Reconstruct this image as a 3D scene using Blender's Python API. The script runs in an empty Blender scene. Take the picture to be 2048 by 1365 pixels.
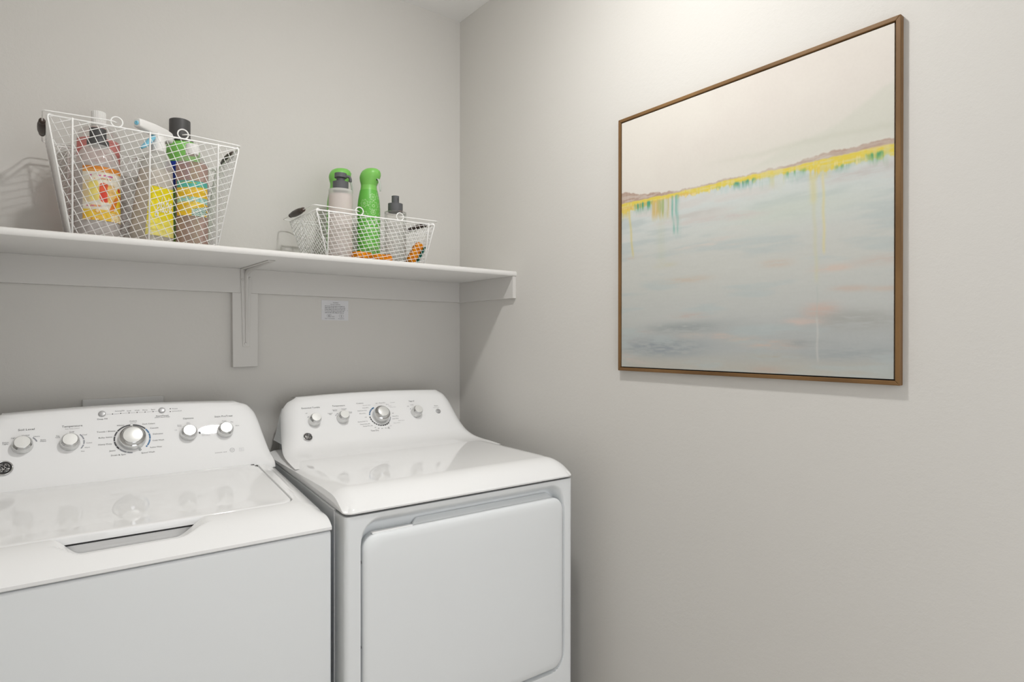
import bpy, bmesh, math, random
import numpy as np
from mathutils import Matrix, Vector, noise as mnoise

random.seed(7)
SC = bpy.context.scene
COL = SC.collection
PI = math.pi

# ------------------------------------------------------------------ camera, world, lights, exposure
CAM = (-1.3074, -2.03, 1.30)
_y, _p, _r = math.radians(37.6734), math.radians(-0.1714), math.radians(0.0486)
_F = Vector((math.sin(_y)*math.cos(_p), math.cos(_y)*math.cos(_p), math.sin(_p)))
_R = Vector((math.cos(_y), -math.sin(_y), 0)); _U = _R.cross(_F)
_R2 = _R*math.cos(_r) + _U*math.sin(_r); _U2 = _U*math.cos(_r) - _R*math.sin(_r)
cd = bpy.data.cameras.new('camera'); cam = bpy.data.objects.new('camera', cd); COL.objects.link(cam)
m = Matrix((_R2, _U2, -_F)).transposed().to_4x4(); m.translation = CAM
cam.matrix_world = m
cd.sensor_fit = 'HORIZONTAL'; cd.sensor_width = 36.0; cd.lens = 1220.976/2048*36.0
cd.clip_start = 0.02; cd.clip_end = 50
SC.camera = cam

SC.view_settings.view_transform = 'Standard'; SC.view_settings.look = 'None'
SC.view_settings.exposure = 0.0; SC.view_settings.gamma = 1.0
SC.view_settings.use_curve_mapping = False

CEIL = 2.547
LX, LY = -0.645, -1.13
world = bpy.data.worlds.new('world'); SC.world = world; world.use_nodes = True
wn = world.node_tree.nodes['Background']
wn.inputs['Color'].default_value = (0.95, 0.97, 1.0, 1); wn.inputs['Strength'].default_value = 2.45

LAMP = 385.0      # radiance of the lit glass dome of the ceiling light, built with the room below

# ------------------------------------------------------------------ helpers
def lin(c):
    return tuple((v/255/12.92) if v/255 <= .04045 else ((v/255+.055)/1.055)**2.4 for v in c)
def lin4(c): return lin(c)+(1.0,)
def sl(a):
    a = np.asarray(a, float)/255.0
    return np.where(a <= .04045, a/12.92, ((a+.055)/1.055)**2.4)

def mat(name, col, rough=.5, metal=0.0, spec=.5, bump=None, coat=0.0, noise_col=None, emit=None):
    m = bpy.data.materials.new(name); m.use_nodes = True
    nt = m.node_tree; b = nt.nodes['Principled BSDF']
    b.inputs['Base Color'].default_value = tuple(col)+(1,)
    b.inputs['Roughness'].default_value = rough; b.inputs['Metallic'].default_value = metal
    b.inputs['Specular IOR Level'].default_value = spec
    if coat: b.inputs['Coat Weight'].default_value = coat; b.inputs['Coat Roughness'].default_value = .05
    if emit:
        b.inputs['Emission Color'].default_value = tuple(emit[0])+(1,); b.inputs['Emission Strength'].default_value = emit[1]
    if bump or noise_col:
        tc = nt.nodes.new('ShaderNodeTexCoord')
    if bump:
        last = None
        for sc, st, dist in bump:
            nz = nt.nodes.new('ShaderNodeTexNoise'); nz.inputs['Scale'].default_value = sc; nz.inputs['Detail'].default_value = 3
            nt.links.new(tc.outputs['Object'], nz.inputs['Vector'])
            bp = nt.nodes.new('ShaderNodeBump'); bp.inputs['Strength'].default_value = st; bp.inputs['Distance'].default_value = dist
            nt.links.new(nz.outputs['Fac'], bp.inputs['Height'])
            if last: nt.links.new(last.outputs['Normal'], bp.inputs['Normal'])
            last = bp
        nt.links.new(last.outputs['Normal'], b.inputs['Normal'])
    if noise_col:
        c2, sc, stretch = noise_col
        mp = nt.nodes.new('ShaderNodeMapping'); mp.inputs['Scale'].default_value = stretch
        nz = nt.nodes.new('ShaderNodeTexNoise'); nz.inputs['Scale'].default_value = sc; nz.inputs['Detail'].default_value = 5
        nt.links.new(tc.outputs['Object'], mp.inputs['Vector']); nt.links.new(mp.outputs['Vector'], nz.inputs['Vector'])
        rp = nt.nodes.new('ShaderNodeValToRGB'); rp.color_ramp.elements[0].position = .35; rp.color_ramp.elements[1].position = .65
        rp.color_ramp.elements[0].color = tuple(col)+(1,); rp.color_ramp.elements[1].color = tuple(c2)+(1,)
        nt.links.new(nz.outputs['Fac'], rp.inputs['Fac']); nt.links.new(rp.outputs['Color'], b.inputs['Base Color'])
    return m

def clear_mat(name, tint, haze_col, haze, gloss=.12, rough=.08):
    """See-through plastic or liquid: tinted transmission with some cloudy body colour and a surface sheen."""
    m = bpy.data.materials.new(name); m.use_nodes = True
    nt = m.node_tree; nt.nodes.clear(); N = nt.nodes.new; L = nt.links.new
    out = N('ShaderNodeOutputMaterial')
    tr = N('ShaderNodeBsdfTransparent'); tr.inputs['Color'].default_value = tuple(tint)+(1,)
    df = N('ShaderNodeBsdfDiffuse'); df.inputs['Color'].default_value = tuple(haze_col)+(1,)
    tl = N('ShaderNodeBsdfTranslucent'); tl.inputs['Color'].default_value = tuple(haze_col)+(1,)
    dm = N('ShaderNodeMixShader'); dm.inputs['Fac'].default_value = .35
    L(df.outputs[0], dm.inputs[1]); L(tl.outputs[0], dm.inputs[2])
    m1 = N('ShaderNodeMixShader'); m1.inputs['Fac'].default_value = haze
    L(tr.outputs[0], m1.inputs[1]); L(dm.outputs[0], m1.inputs[2])
    gl = N('ShaderNodeBsdfGlossy'); gl.inputs['Roughness'].default_value = rough
    lw = N('ShaderNodeLayerWeight'); lw.inputs['Blend'].default_value = .25
    mu = N('ShaderNodeMath'); mu.operation = 'MULTIPLY'; mu.inputs[1].default_value = gloss*2.5
    L(lw.outputs['Fresnel'], mu.inputs[0])
    m2 = N('ShaderNodeMixShader'); L(mu.outputs[0], m2.inputs['Fac'])
    L(m1.outputs[0], m2.inputs[1]); L(gl.outputs[0], m2.inputs[2]); L(m2.outputs[0], out.inputs['Surface'])
    return m

def attr_mat(name, rough=.6, spec=.3):
    m = bpy.data.materials.new(name); m.use_nodes = True
    nt = m.node_tree; b = nt.nodes['Principled BSDF']; b.inputs['Roughness'].default_value = rough
    b.inputs['Specular IOR Level'].default_value = spec
    a = nt.nodes.new('ShaderNodeVertexColor'); a.layer_name = 'Col'
    nt.links.new(a.outputs['Color'], b.inputs['Base Color'])
    return m

class MB:
    """Collects shapes into one mesh."""
    def __init__(s): s.v = []; s.f = []; s.c = None
    def add(s, vs, fs):
        o = len(s.v); s.v += [tuple(v) for v in vs]; s.f += [tuple(i+o for i in f) for f in fs]; return s
    def box(s, x0, x1, y0, y1, z0, z1):
        return s.hexa([(x0,y0,z0),(x1,y0,z0),(x1,y1,z0),(x0,y1,z0),(x0,y0,z1),(x1,y0,z1),(x1,y1,z1),(x0,y1,z1)])
    def hexa(s, p):
        return s.add(p, [(0,3,2,1),(4,5,6,7),(0,1,5,4),(1,2,6,5),(2,3,7,6),(3,0,4,7)])
    def lathe(s, prof, n=32, M=None, sx=1, sy=1, cap=True):
        vs = []; k = len(prof)
        for r, z in prof:
            for i in range(n):
                a = 2*PI*i/n; vs.append((r*math.cos(a)*sx, r*math.sin(a)*sy, z))
        fs = [(j*n+i, j*n+(i+1)%n, (j+1)*n+(i+1)%n, (j+1)*n+i) for j in range(k-1) for i in range(n)]
        if cap:
            fs.append(tuple(range(n-1, -1, -1))); fs.append(tuple((k-1)*n+i for i in range(n)))
        if M is not None: vs = [tuple(M @ Vector(v)) for v in vs]
        return s.add(vs, fs)
    def tube(s, pts, r, n=8, closed=False, cap=True):
        P = [Vector(p) for p in pts]; k = len(P); vs = []
        prev = None
        for i, p in enumerate(P):
            if closed: t = P[(i+1) % k]-P[i-1]
            else: t = P[min(i+1, k-1)]-P[max(i-1, 0)]
            t.normalize()
            if prev is None:
                a = Vector((0,0,1)) if abs(t.z) < .9 else Vector((1,0,0)); e = t.cross(a).normalized()
            else:
                e = prev-t*prev.dot(t); e.normalize()
            prev = e; b = t.cross(e)
            rr = r[i] if isinstance(r, (list, tuple)) else r
            for j in range(n):
                a = 2*PI*j/n; vs.append(p+(e*math.cos(a)+b*math.sin(a))*rr)
        m = k if closed else k-1
        fs = [(i*n+j, i*n+(j+1)%n, ((i+1)%k)*n+(j+1)%n, ((i+1)%k)*n+j) for i in range(m) for j in range(n)]
        if cap and not closed:
            fs.append(tuple(range(n-1,-1,-1))); fs.append(tuple((k-1)*n+j for j in range(n)))
        return s.add(vs, fs)
    def grid(s, G, wrap=False):
        """G: rows of points"""
        nr, nc = len(G), len(G[0]); vs = [p for row in G for p in row]
        cc = nc if wrap else nc-1
        fs = [(i*nc+j, i*nc+(j+1)%nc, (i+1)*nc+(j+1)%nc, (i+1)*nc+j) for i in range(nr-1) for j in range(cc)]
        return s.add(vs, fs)
    def xf(s, M):
        s.v = [tuple(M @ Vector(v)) for v in s.v]; return s
    def build(s, name, material, parent=None, smooth=True, bevel=0, seg=3, colors=None, recalc=True, angle=None):
        me = bpy.data.meshes.new(name); me.from_pydata(s.v, [], s.f)
        if recalc:
            bm = bmesh.new(); bm.from_mesh(me); bmesh.ops.recalc_face_normals(bm, faces=bm.faces); bm.to_mesh(me); bm.free()
        if smooth:
            me.polygons.foreach_set('use_smooth', [True]*len(me.polygons))
            if angle: me.set_sharp_from_angle(angle=math.radians(angle))
        me.materials.append(material)
        if colors is not None:
            at = me.color_attributes.new('Col', 'FLOAT_COLOR', 'POINT')
            c = np.ones((len(me.vertices), 4), np.float32); c[:, :3] = colors; at.data.foreach_set('color', c.ravel())
        me.update()
        o = bpy.data.objects.new(name, me); COL.objects.link(o)
        if parent: o.parent = parent
        if bevel:
            bv = o.modifiers.new('bevel', 'BEVEL'); bv.width = bevel; bv.segments = seg; bv.limit_method = 'ANGLE'; bv.angle_limit = math.radians(40)
            bv.harden_normals = False
        return o

def thing(name, label, cat, loc=(0,0,0), rz=0, group=None):
    o = bpy.data.objects.new(name, None); COL.objects.link(o); o.location = loc; o.rotation_euler = (0,0,rz)
    o.empty_display_size = .05
    o['label'] = label; o['category'] = cat
    if group: o['group'] = group
    return o
def struct(name, mb, m, **k):
    o = mb.build(name, m, smooth=False, **k); o['kind'] = 'structure'; return o

def arc(p0, p1, p2, n=6):
    """quadratic bend"""
    a, b, c = Vector(p0), Vector(p1), Vector(p2)
    return [a*(1-t)**2+b*2*t*(1-t)+c*t*t for t in [i/n for i in range(n+1)]]
def cr(P, n=6):
    """smooth curve through points (tuples of any length)"""
    P = [np.array(p, float) for p in P]; out = []
    for i in range(len(P)-1):
        a = P[max(i-1,0)]; b = P[i]; c = P[i+1]; d = P[min(i+2, len(P)-1)]
        for k in range(n):
            t = k/n
            out.append(.5*((2*b)+(c-a)*t+(2*a-5*b+4*c-d)*t*t+(3*b-a-3*c+d)*t**3))
    out.append(P[-1]); return out
def sstep(a, b, x):
    t = np.clip((np.asarray(x, float)-a)/(b-a), 0, 1); return t*t*(3-2*t)
def rrect_sdf(x, z, x0, x1, z0, z1, r):
    cx, cz = (x0+x1)/2, (z0+z1)/2; hx, hz = (x1-x0)/2-r, (z1-z0)/2-r
    dx, dz = abs(x-cx)-hx, abs(z-cz)-hz
    return math.hypot(max(dx,0), max(dz,0))+min(max(dx,dz),0)-r
def rrect(x0, x1, z0, z1, r, n=8):
    out = []
    for cx, cz, a0 in ((x1-r,z1-r,0),(x0+r,z1-r,90),(x0+r,z0+r,180),(x1-r,z0+r,270)):
        for i in range(n+1):
            a = math.radians(a0+90*i/n); out.append((cx+r*math.cos(a), cz+r*math.sin(a)))
    return out

# value noise for painted surfaces
def vnoise(shape, cells, seed, octaves=3):
    rs = np.random.RandomState(seed); out = np.zeros(shape); amp = 1; tot = 0
    h, w = shape; ch, cw = cells
    for o in range(octaves):
        g = rs.rand(int(ch)+2, int(cw)+2)
        yy = np.linspace(0, ch, h, endpoint=False); xx = np.linspace(0, cw, w, endpoint=False)
        y0 = yy.astype(int); x0 = xx.astype(int); fy = (yy-y0)[:,None]; fx = (xx-x0)[None,:]
        fy = fy*fy*(3-2*fy); fx = fx*fx*(3-2*fx)
        a = g[y0][:,x0]; b = g[y0][:,x0+1]; c = g[y0+1][:,x0]; d = g[y0+1][:,x0+1]
        out += amp*((a*(1-fx)+b*fx)*(1-fy)+(c*(1-fx)+d*fx)*fy); tot += amp; amp *= .5; ch *= 2; cw *= 2
    return out/tot

# lettering: returns vertices (2D) and faces of a word, centred, scaled to a width and a capital height
_tcache = {}
def text_shape(txt, shear=0.0):
    key = (txt, shear)
    if key in _tcache: return _tcache[key]
    cu = bpy.data.curves.new('lettering_source', 'FONT'); cu.body = txt; cu.align_x = 'CENTER'; cu.resolution_u = 2
    cu.space_line = .85; cu.shear = shear
    ob = bpy.data.objects.new('lettering_source', cu)
    me = bpy.data.meshes.new_from_object(ob)
    vs = [(v.co.x, v.co.y) for v in me.vertices]; fs = [tuple(p.vertices) for p in me.polygons]
    bpy.data.objects.remove(ob); bpy.data.meshes.remove(me); bpy.data.curves.remove(cu)
    xs = [v[0] for v in vs]; ys = [v[1] for v in vs]
    cx, cy = (min(xs)+max(xs))/2, (min(ys)+max(ys))/2
    _tcache[key] = ([(a-cx, b-cy) for a, b in vs], fs, max(xs)-min(xs), max(ys)-min(ys))
    return _tcache[key]
def put_text(mb, txt, cx, cy, width, cap, frame, shear=0.0):
    """frame(a,b) -> 3D point for plane coords (a to the right, b upward)"""
    vs, fs, w, h = text_shape(txt, shear)
    ky = cap/.69; kx = min(width/w, 1.45*ky)
    mb.add([frame(cx+a*kx, cy+b*ky) for a, b in vs], fs)

# ------------------------------------------------------------------ materials
WALL = mat('wall_paint', (0.650, 0.633, 0.602), .8, spec=.25, bump=[(90, .10, .004), (320, .10, .002)])
CEILM = mat('ceiling_paint', (0.90, 0.895, 0.885), .9, spec=.2, bump=[(120, .1, .003)])
SHELFM = mat('shelf_paint', (0.74, 0.73, 0.71), .55, spec=.35, bump=[(260, .05, .001)])
CLEATM = mat('cleat_paint', (0.645, 0.63, 0.605), .6, spec=.3, bump=[(200, .06, .001)])
FLOORM = mat('floor_tile', (0.55, 0.50, 0.44), .45, noise_col=((.48,.43,.37), 4, (1,1,1)))
ENAMEL = mat('white_enamel', (0.80, 0.822, 0.832), .38, spec=.4, bump=[(700, .03, .0005)])
GLOSS = mat('gloss_white_plastic', (0.87, 0.87, 0.868), .045, spec=.42)
CONSM = mat('console_white_plastic', (0.86, 0.86, 0.86), .022, spec=.38)
DARKGAP = mat('dark_gap', (0.03, 0.03, 0.03), .8)
CHROME = mat('chrome', (0.60, 0.60, 0.60), .08, metal=1)
SATIN = mat('satin_silver', (0.70, 0.70, 0.69), .28, metal=.85)
KNOBCAP = mat('satin_knob_face', (0.80, 0.80, 0.78), .35, metal=.35)
BTN = mat('grey_button', (0.45, 0.45, 0.455), .35, metal=.3)
INK = mat('dark_lettering', (0.055, 0.055, 0.06), .5)
INKS = mat('small_lettering', (0.13, 0.13, 0.14), .5)
INKG = mat('pale_lettering', (0.36, 0.36, 0.37), .5)
INKBLUE = mat('blue_marking', (0.06, 0.17, 0.33), .5)
INKGREY = mat('grey_marking', (0.30, 0.31, 0.34), .5)
BLACKP = mat('black_plastic', (0.015, 0.015, 0.016), .3)
GREYP = mat('charcoal_plastic', (0.070, 0.068, 0.068), .45, spec=.4)
GREYP2 = mat('slate_plastic', (0.105, 0.107, 0.112), .5, spec=.35)
WIRE = mat('white_wire', (0.88, 0.875, 0.86), .35, spec=.45)
GRIPW = mat('dark_walnut_grip', (0.045, 0.022, 0.012), .45, noise_col=((.014,.008,.005), 60, (1,.15,1)))
FRAMEW = mat('oak_frame', (0.235, 0.130, 0.050), .5, noise_col=((.135,.070,.026), 45, (1,.08,.08)), spec=.3)
WHITEP = mat('white_cap_plastic', (0.78, 0.77, 0.75), .4)
GREENP = mat('green_plastic', (0.20, 0.52, 0.105), .38, spec=.4)
SPONGE = mat('orange_sponge', (0.80, 0.30, 0.015), .95, spec=.1, noise_col=((.62,.17,.008), 80, (1,1,1)), bump=[(160, .5, .004)])
SCOUR = mat('green_scouring_pad', (0.02, 0.13, 0.10), .95, spec=.1, bump=[(400, .6, .003)])
PAINTED = attr_mat('painted_canvas', .75, .15)
LABELM = attr_mat('printed_label', .45, .35)
PATTERN = attr_mat('printed_sleeve', .4, .4)
CLEARP = clear_mat('clear_plastic', (.975,.975,.97), (.80,.79,.77), .12)
FROST = clear_mat('frosted_plastic', (.975,.98,.97), (.96,.96,.93), .46)
GLASS = clear_mat('glass_clear', (.985,.985,.98), (.8,.8,.8), .05, gloss=.2, rough=.03)

# ------------------------------------------------------------------ the room
RX0, RY0 = -1.492, -2.60
struct('floor', MB().box(RX0-.1, .1, RY0-1.2, .1, -.08, 0), FLOORM)
struct('ceiling', MB().box(RX0-.1, .1, RY0-.1, .1, CEIL, CEIL+.08), CEILM)
struct('wall_back', MB().box(RX0-.1, .1, 0, .1, 0, CEIL), WALL)
struct('wall_right', MB().box(0, .1, RY0, 0, 0, CEIL), WALL)
struct('wall_left', MB().box(RX0-.1, RX0, RY0, 0, 0, CEIL), WALL)
DX0, DX1, DZ = -1.20, -0.24, 2.10
wf = MB().box(RX0-.1, DX0, RY0-.1, RY0, 0, CEIL).box(DX1, .1, RY0-.1, RY0, 0, CEIL).box(DX0, DX1, RY0-.1, RY0, DZ, CEIL)
struct('wall_front', wf, WALL)
tf = MB().box(DX0-.06, DX0, RY0, RY0+.015, 0, DZ+.06).box(DX1, DX1+.06, RY0, RY0+.015, 0, DZ+.06).box(DX0, DX1, RY0, RY0+.015, DZ, DZ+.06)
struct('trim_1', tf, SHELFM)
# flush ceiling light: white pan and a lit opal dome, the room's lamp
dl = thing('ceiling_light', 'small round flush ceiling light with an opal glass dome, above the dryer front', 'ceiling light', (LX, LY, CEIL))
MB().lathe([(.030,0),(.092,0),(.092,-.010),(.082,-.022),(.030,-.022)], 40, cap=False).build('pan', mat('light_pan', (.8,.8,.8), .4), dl)
DOME = mat('lit_opal_glass', (.9,.9,.9), .3, emit=((1.0,.988,.966), LAMP))
MB().lathe([(.056*math.cos(a), -.0225-.018*math.sin(a)) for a in np.linspace(0, PI/2*.995, 12)], 40).build('dome', DOME, dl)

# printed words on the two consoles: text, x, distance down the panel, width, size class
WT= [('Soil Level', -1.3344, 0.0171, 0.0302, 'b'),
('Normal', -1.3356, 0.0321, 0.0137, 's'),
('Light', -1.357, 0.0375, 0.0087, 's'),
('Extra\nLight', -1.3714, 0.0495, 0.0106, 's'),
('Heavy', -1.3149, 0.0375, 0.0114, 's'),
('Extra\nHeavy', -1.3028, 0.0495, 0.0112, 's'),
('Temperature', -1.2471, 0.0171, 0.0407, 'b'),
('Auto Temp Control', -1.2472, 0.0236, 0.0285, 'g'),
('Cold', -1.2482, 0.032, 0.0086, 's'),
('Tap\nCold', -1.2756, 0.0421, 0.0084, 's'),
('Cool', -1.2228, 0.0421, 0.0088, 's'),
('Colors', -1.214, 0.0647, 0.0114, 's'),
('Warm', -1.2183, 0.0765, 0.0105, 's'),
('Hot', -1.2271, 0.0854, 0.0069, 's'),
('Deep Fill', -1.1857, 0.0027, 0.021, 'm'),
('Sensing/Fill', -1.1484, -0.0177, 0.0198, 's'),
('Soak', -1.128, -0.0169, 0.0096, 's'),
('Wash', -1.1104, -0.0168, 0.0107, 's'),
('Rinse', -1.0925, -0.0166, 0.0108, 's'),
('Spin', -1.0744, -0.0162, 0.0092, 's'),
('Start/Pause', -1.0547, 0.0035, 0.0292, 'm'),
('(Hold 3 Secs to Stop)', -1.055, 0.0083, 0.0342, 's'),
('Pause', -1.024, -0.0152, 0.0128, 's'),
('Colors', -1.1205, 0.0137, 0.0153, 'm'),
('Normal', -1.1208, 0.0191, 0.0126, 'g'),
('Whites', -1.1483, 0.0238, 0.0159, 'm'),
('Towels / Sheets', -1.1791, 0.038, 0.0382, 'm'),
('Bulky Items', -1.1809, 0.0546, 0.028, 'm'),
('Heavy Duty', -1.1821, 0.0729, 0.0279, 'm'),
('Jeans', -1.168, 0.0916, 0.0127, 'm'),
('Drain & Spin', -1.1557, 0.1043, 0.0306, 'm'),
('Dark Colors', -1.0869, 0.0246, 0.0278, 'm'),
('Casuals', -1.0754, 0.0378, 0.0187, 'm'),
('Delicates', -1.068, 0.0552, 0.0223, 'm'),
('Cold Wash', -1.0682, 0.0732, 0.0255, 'm'),
('Active Wear', -1.0746, 0.0915, 0.0272, 'm'),
('Speed Wash', -1.0927, 0.1046, 0.0291, 'm'),
('Lid Locked', -1.02, -0.0077, 0.0218, 's'),
('Options', -0.9948, 0.0175, 0.0252, 'b'),
('Extra\nRinse', -1.0173, 0.0368, 0.0095, 'g'),
('Fabric\nSoftener', -0.9959, 0.0309, 0.0096, 'g'),
('Off', -1.0265, 0.0492, 0.0057, 'g'),
('Deep Rinse', -0.9558, 0.0631, 0.0214, 's'),
('When Selecting', -0.954, 0.0673, 0.0261, 'g'),
('Fabric Softener', -0.9565, 0.0709, 0.0209, 'g'),
('Stain PreTreat', -0.9074, 0.0176, 0.0458, 'b'),
('Tomato', -0.9079, 0.0326, 0.0111, 's'),
('Wine', -0.8888, 0.0372, 0.0068, 's'),
('Dirt', -0.8758, 0.0498, 0.0091, 's')]
DT= [('Extended Tumble', -0.6474, 0.0036, 0.0564, 'b'),
('Off', -0.6645, 0.0227, 0.0058, 's'),
('Temperature', -0.5592, 0.0035, 0.0411, 'b'),
('Cottons\nHigh', -0.5919, 0.0306, 0.0152, 's'),
('Easy Care\nMedium', -0.5741, 0.0186, 0.0155, 's'),
('Delicates\nLow', -0.5443, 0.0176, 0.0171, 's'),
('Extra\nLow', -0.5257, 0.0305, 0.0098, 's'),
('Cottons', -0.4871, -0.0013, 0.0237, 'm'),
('Sensor Dry', -0.4659, 0.0081, 0.0315, 'g'),
('Less Dry', -0.4724, 0.0176, 0.0202, 's'),
('Optimum Dry', -0.4863, 0.0275, 0.0318, 's'),
('More Dry', -0.487, 0.0381, 0.0217, 's'),
('Off', -0.4804, 0.0525, 0.0065, 's'),
('Quick Fluff 15', -0.4946, 0.0675, 0.0325, 's'),
('Dewrinkle 20', -0.4891, 0.0768, 0.0314, 's'),
('Damp Dry 30', -0.4814, 0.085, 0.0315, 's'),
('40', -0.4581, 0.0922, 0.0053, 's'),
('50', -0.4477, 0.0962, 0.0053, 's'),
('60', -0.436, 0.0981, 0.0054, 's'),
('70', -0.4242, 0.098, 0.0054, 's'),
('80\nMin', -0.4131, 0.0981, 0.0079, 's'),
('Time Dry', -0.4626, 0.1038, 0.027, 'b'),
('Off', -0.4045, 0.0914, 0.0055, 'g'),
('Off', -0.4305, 0.0033, 0.0067, 's'),
('More Dry', -0.4106, 0.003, 0.0223, 's'),
('Dry', -0.394, 0.0105, 0.0087, 's'),
('Casuals', -0.3734, 0.0037, 0.0228, 'g'),
('Damp', -0.3863, 0.017, 0.0113, 'g'),
('Less Dry', -0.3767, 0.0222, 0.0258, 'g'),
('Off', -0.384, 0.0453, 0.0062, 's'),
('More Dry', -0.3776, 0.057, 0.0218, 's'),
('Less Dry', -0.3804, 0.0663, 0.0218, 's'),
('Delicates', -0.3611, 0.0745, 0.0267, 'g'),
('Easy Care', -0.3797, 0.0825, 0.0325, 'g'),
('Signal', -0.3029, 0.0036, 0.0198, 'b'),
('Off', -0.3219, 0.023, 0.0065, 's'),
('Low', -0.3059, 0.018, 0.0115, 's'),
('Start', -0.2156, 0.0285, 0.0172, 'm'),
('Hold to Start', -0.2171, 0.0356, 0.024, 'g')]
# ------------------------------------------------------------------ laundry machines
def console_mesh(prof, n_in=5, side_back=None, bow=.007, bow_s=1.10):
    """prof rows: (y, z, half_width, corner_radius, cheek_depth). Swept front shell with cheeks turning back."""
    rows = cr(prof, n_in); G = []
    for y, z, w, rc, dc in rows:
        row = []; na = 9; nm = 28
        xs = [(-1, math.radians(90*(1-i/na))) for i in range(na)]
        for sg, th in xs:
            row.append((sg*(w-rc+rc*math.sin(th)), dc*(1-math.cos(th))))
        for i in range(nm+1):
            row.append((-(w-rc)+2*(w-rc)*i/nm, 0))
        for i in range(1, na+1):
            th = math.radians(90*i/na); row.append((w-rc+rc*math.sin(th), dc*(1-math.cos(th))))
        fade = float(sstep(bow_s, bow_s+.022, z))
        G.append([(x, y+b, z-bow*fade*min(1.3, (abs(x)/.25)**2)) for x, b in row])
    return G

def panel_frame(p0, p1, off=.0005, bulge=None):
    """plane coords (x, s down the slope) -> point on the console face, lifted by off"""
    t = Vector((0, p1[0]-p0[0], p1[1]-p0[1])).normalized(); n = Vector((1,0,0)).cross(t)
    if n.y > 0: n = -n
    o = Vector((0, p0[0], p0[1]))
    def f(x, s, h=0.0): return o+Vector((x,0,0))+t*s+n*(off+h+(bulge(s) if bulge else 0))
    M3 = Matrix((Vector((1,0,0)), -t, n)).transposed()
    def mtx(x, s, h=0.0):
        m = M3.to_4x4(); m.translation = f(x, s, h); return m
    return f, mtx

CAPS = {'b': .0050, 'm': .0037, 's': .0031, 'g': .0028}
def letter(T, dx, f, parent, clusters):
    """one mesh of printed words for each control; clusters: (test(x, s), label)"""
    left = list(T)
    for test, lab in clusters:
        mine = [q for q in left if test(q[1], q[2])]; left = [q for q in left if not test(q[1], q[2])]
        mb = MB(); mi = []
        for txt, x, s, w, c in mine:
            n0 = len(mb.f); put_text(mb, txt, 0, 0, w, CAPS[c], lambda a, b: f(x+dx+a, s-b))
            mi += [0 if c in 'bm' else (1 if c == 's' else 2)]*(len(mb.f)-n0)
        if not mb.v: continue
        o = mb.build('panel_lettering', INK, parent, smooth=False, recalc=False)
        o.data.materials.append(INKS); o.data.materials.append(INKG); o.data.polygons.foreach_set('material_index', mi)
        o['label'] = lab

def ring_marks(f, cx, cs, segs, r0, r1, parent, m_, label):
    mb = MB()
    for a0, a1 in segs:   # degrees, clockwise from the top
        n = max(2, int(abs(a1-a0)/5)); G = [[], []]
        for i in range(n+1):
            a = math.radians(a0+(a1-a0)*i/n)
            for q, r in ((0, r0), (1, r1)): G[q].append(tuple(f(cx+r*math.sin(a), cs-r*math.cos(a))))
        mb.grid(G)
    o = mb.build('dial_marking', m_, parent, smooth=False, recalc=False); o['label'] = label

def knob(parent, mtx, x, s, R, h, rc, pointer_deg, name='knob'):
    M = mtx(x, s)
    k = MB().lathe([(R, 0), (R, .0030), (R*.985, .0055), (R*.965, h*.45), (R*.945, h*.68), (R*.925, h*.735)], 56, M, cap=False).build(name, SATIN, parent, angle=50)
    k['label'] = 'silver-sided rotary knob'
    c = MB().lathe([(R*.925, h*.735), (rc*1.19, h*.80), (rc*1.09, h*.92), (rc*1.04, h*.985), (rc*1.0, h)], 56, M, cap=False).build('knob_bevel', CHROME, k, angle=50)
    c['label'] = 'chrome bevel ring'
    c = MB().lathe([(rc*1.0, h-.0002), (rc*.985, h+.0007), (rc*.95, h+.0010), (.0004, h+.0013)], 56, M).build('knob_face', KNOBCAP, k, angle=25)
    c['label'] = 'satin white knob face'
    a = math.radians(pointer_deg)
    p = MB()
    w = .0013
    pts = []
    for rr, zz in ((rc*1.01, h+.0012), (rc*1.10, h*.92+.0008), (rc*1.21, h*.80+.0010)):
        for sg in (-w, w):
            pts.append(M @ Vector((rr*math.sin(a)+sg*math.cos(a), rr*math.cos(a)-sg*math.sin(a), zz)))
    p.add(pts, [(0,1,3,2), (2,3,5,4)])
    o = p.build('pointer_mark', WHITEP, k, smooth=False, recalc=False); o['label'] = 'white pointer line'
    return k

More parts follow.
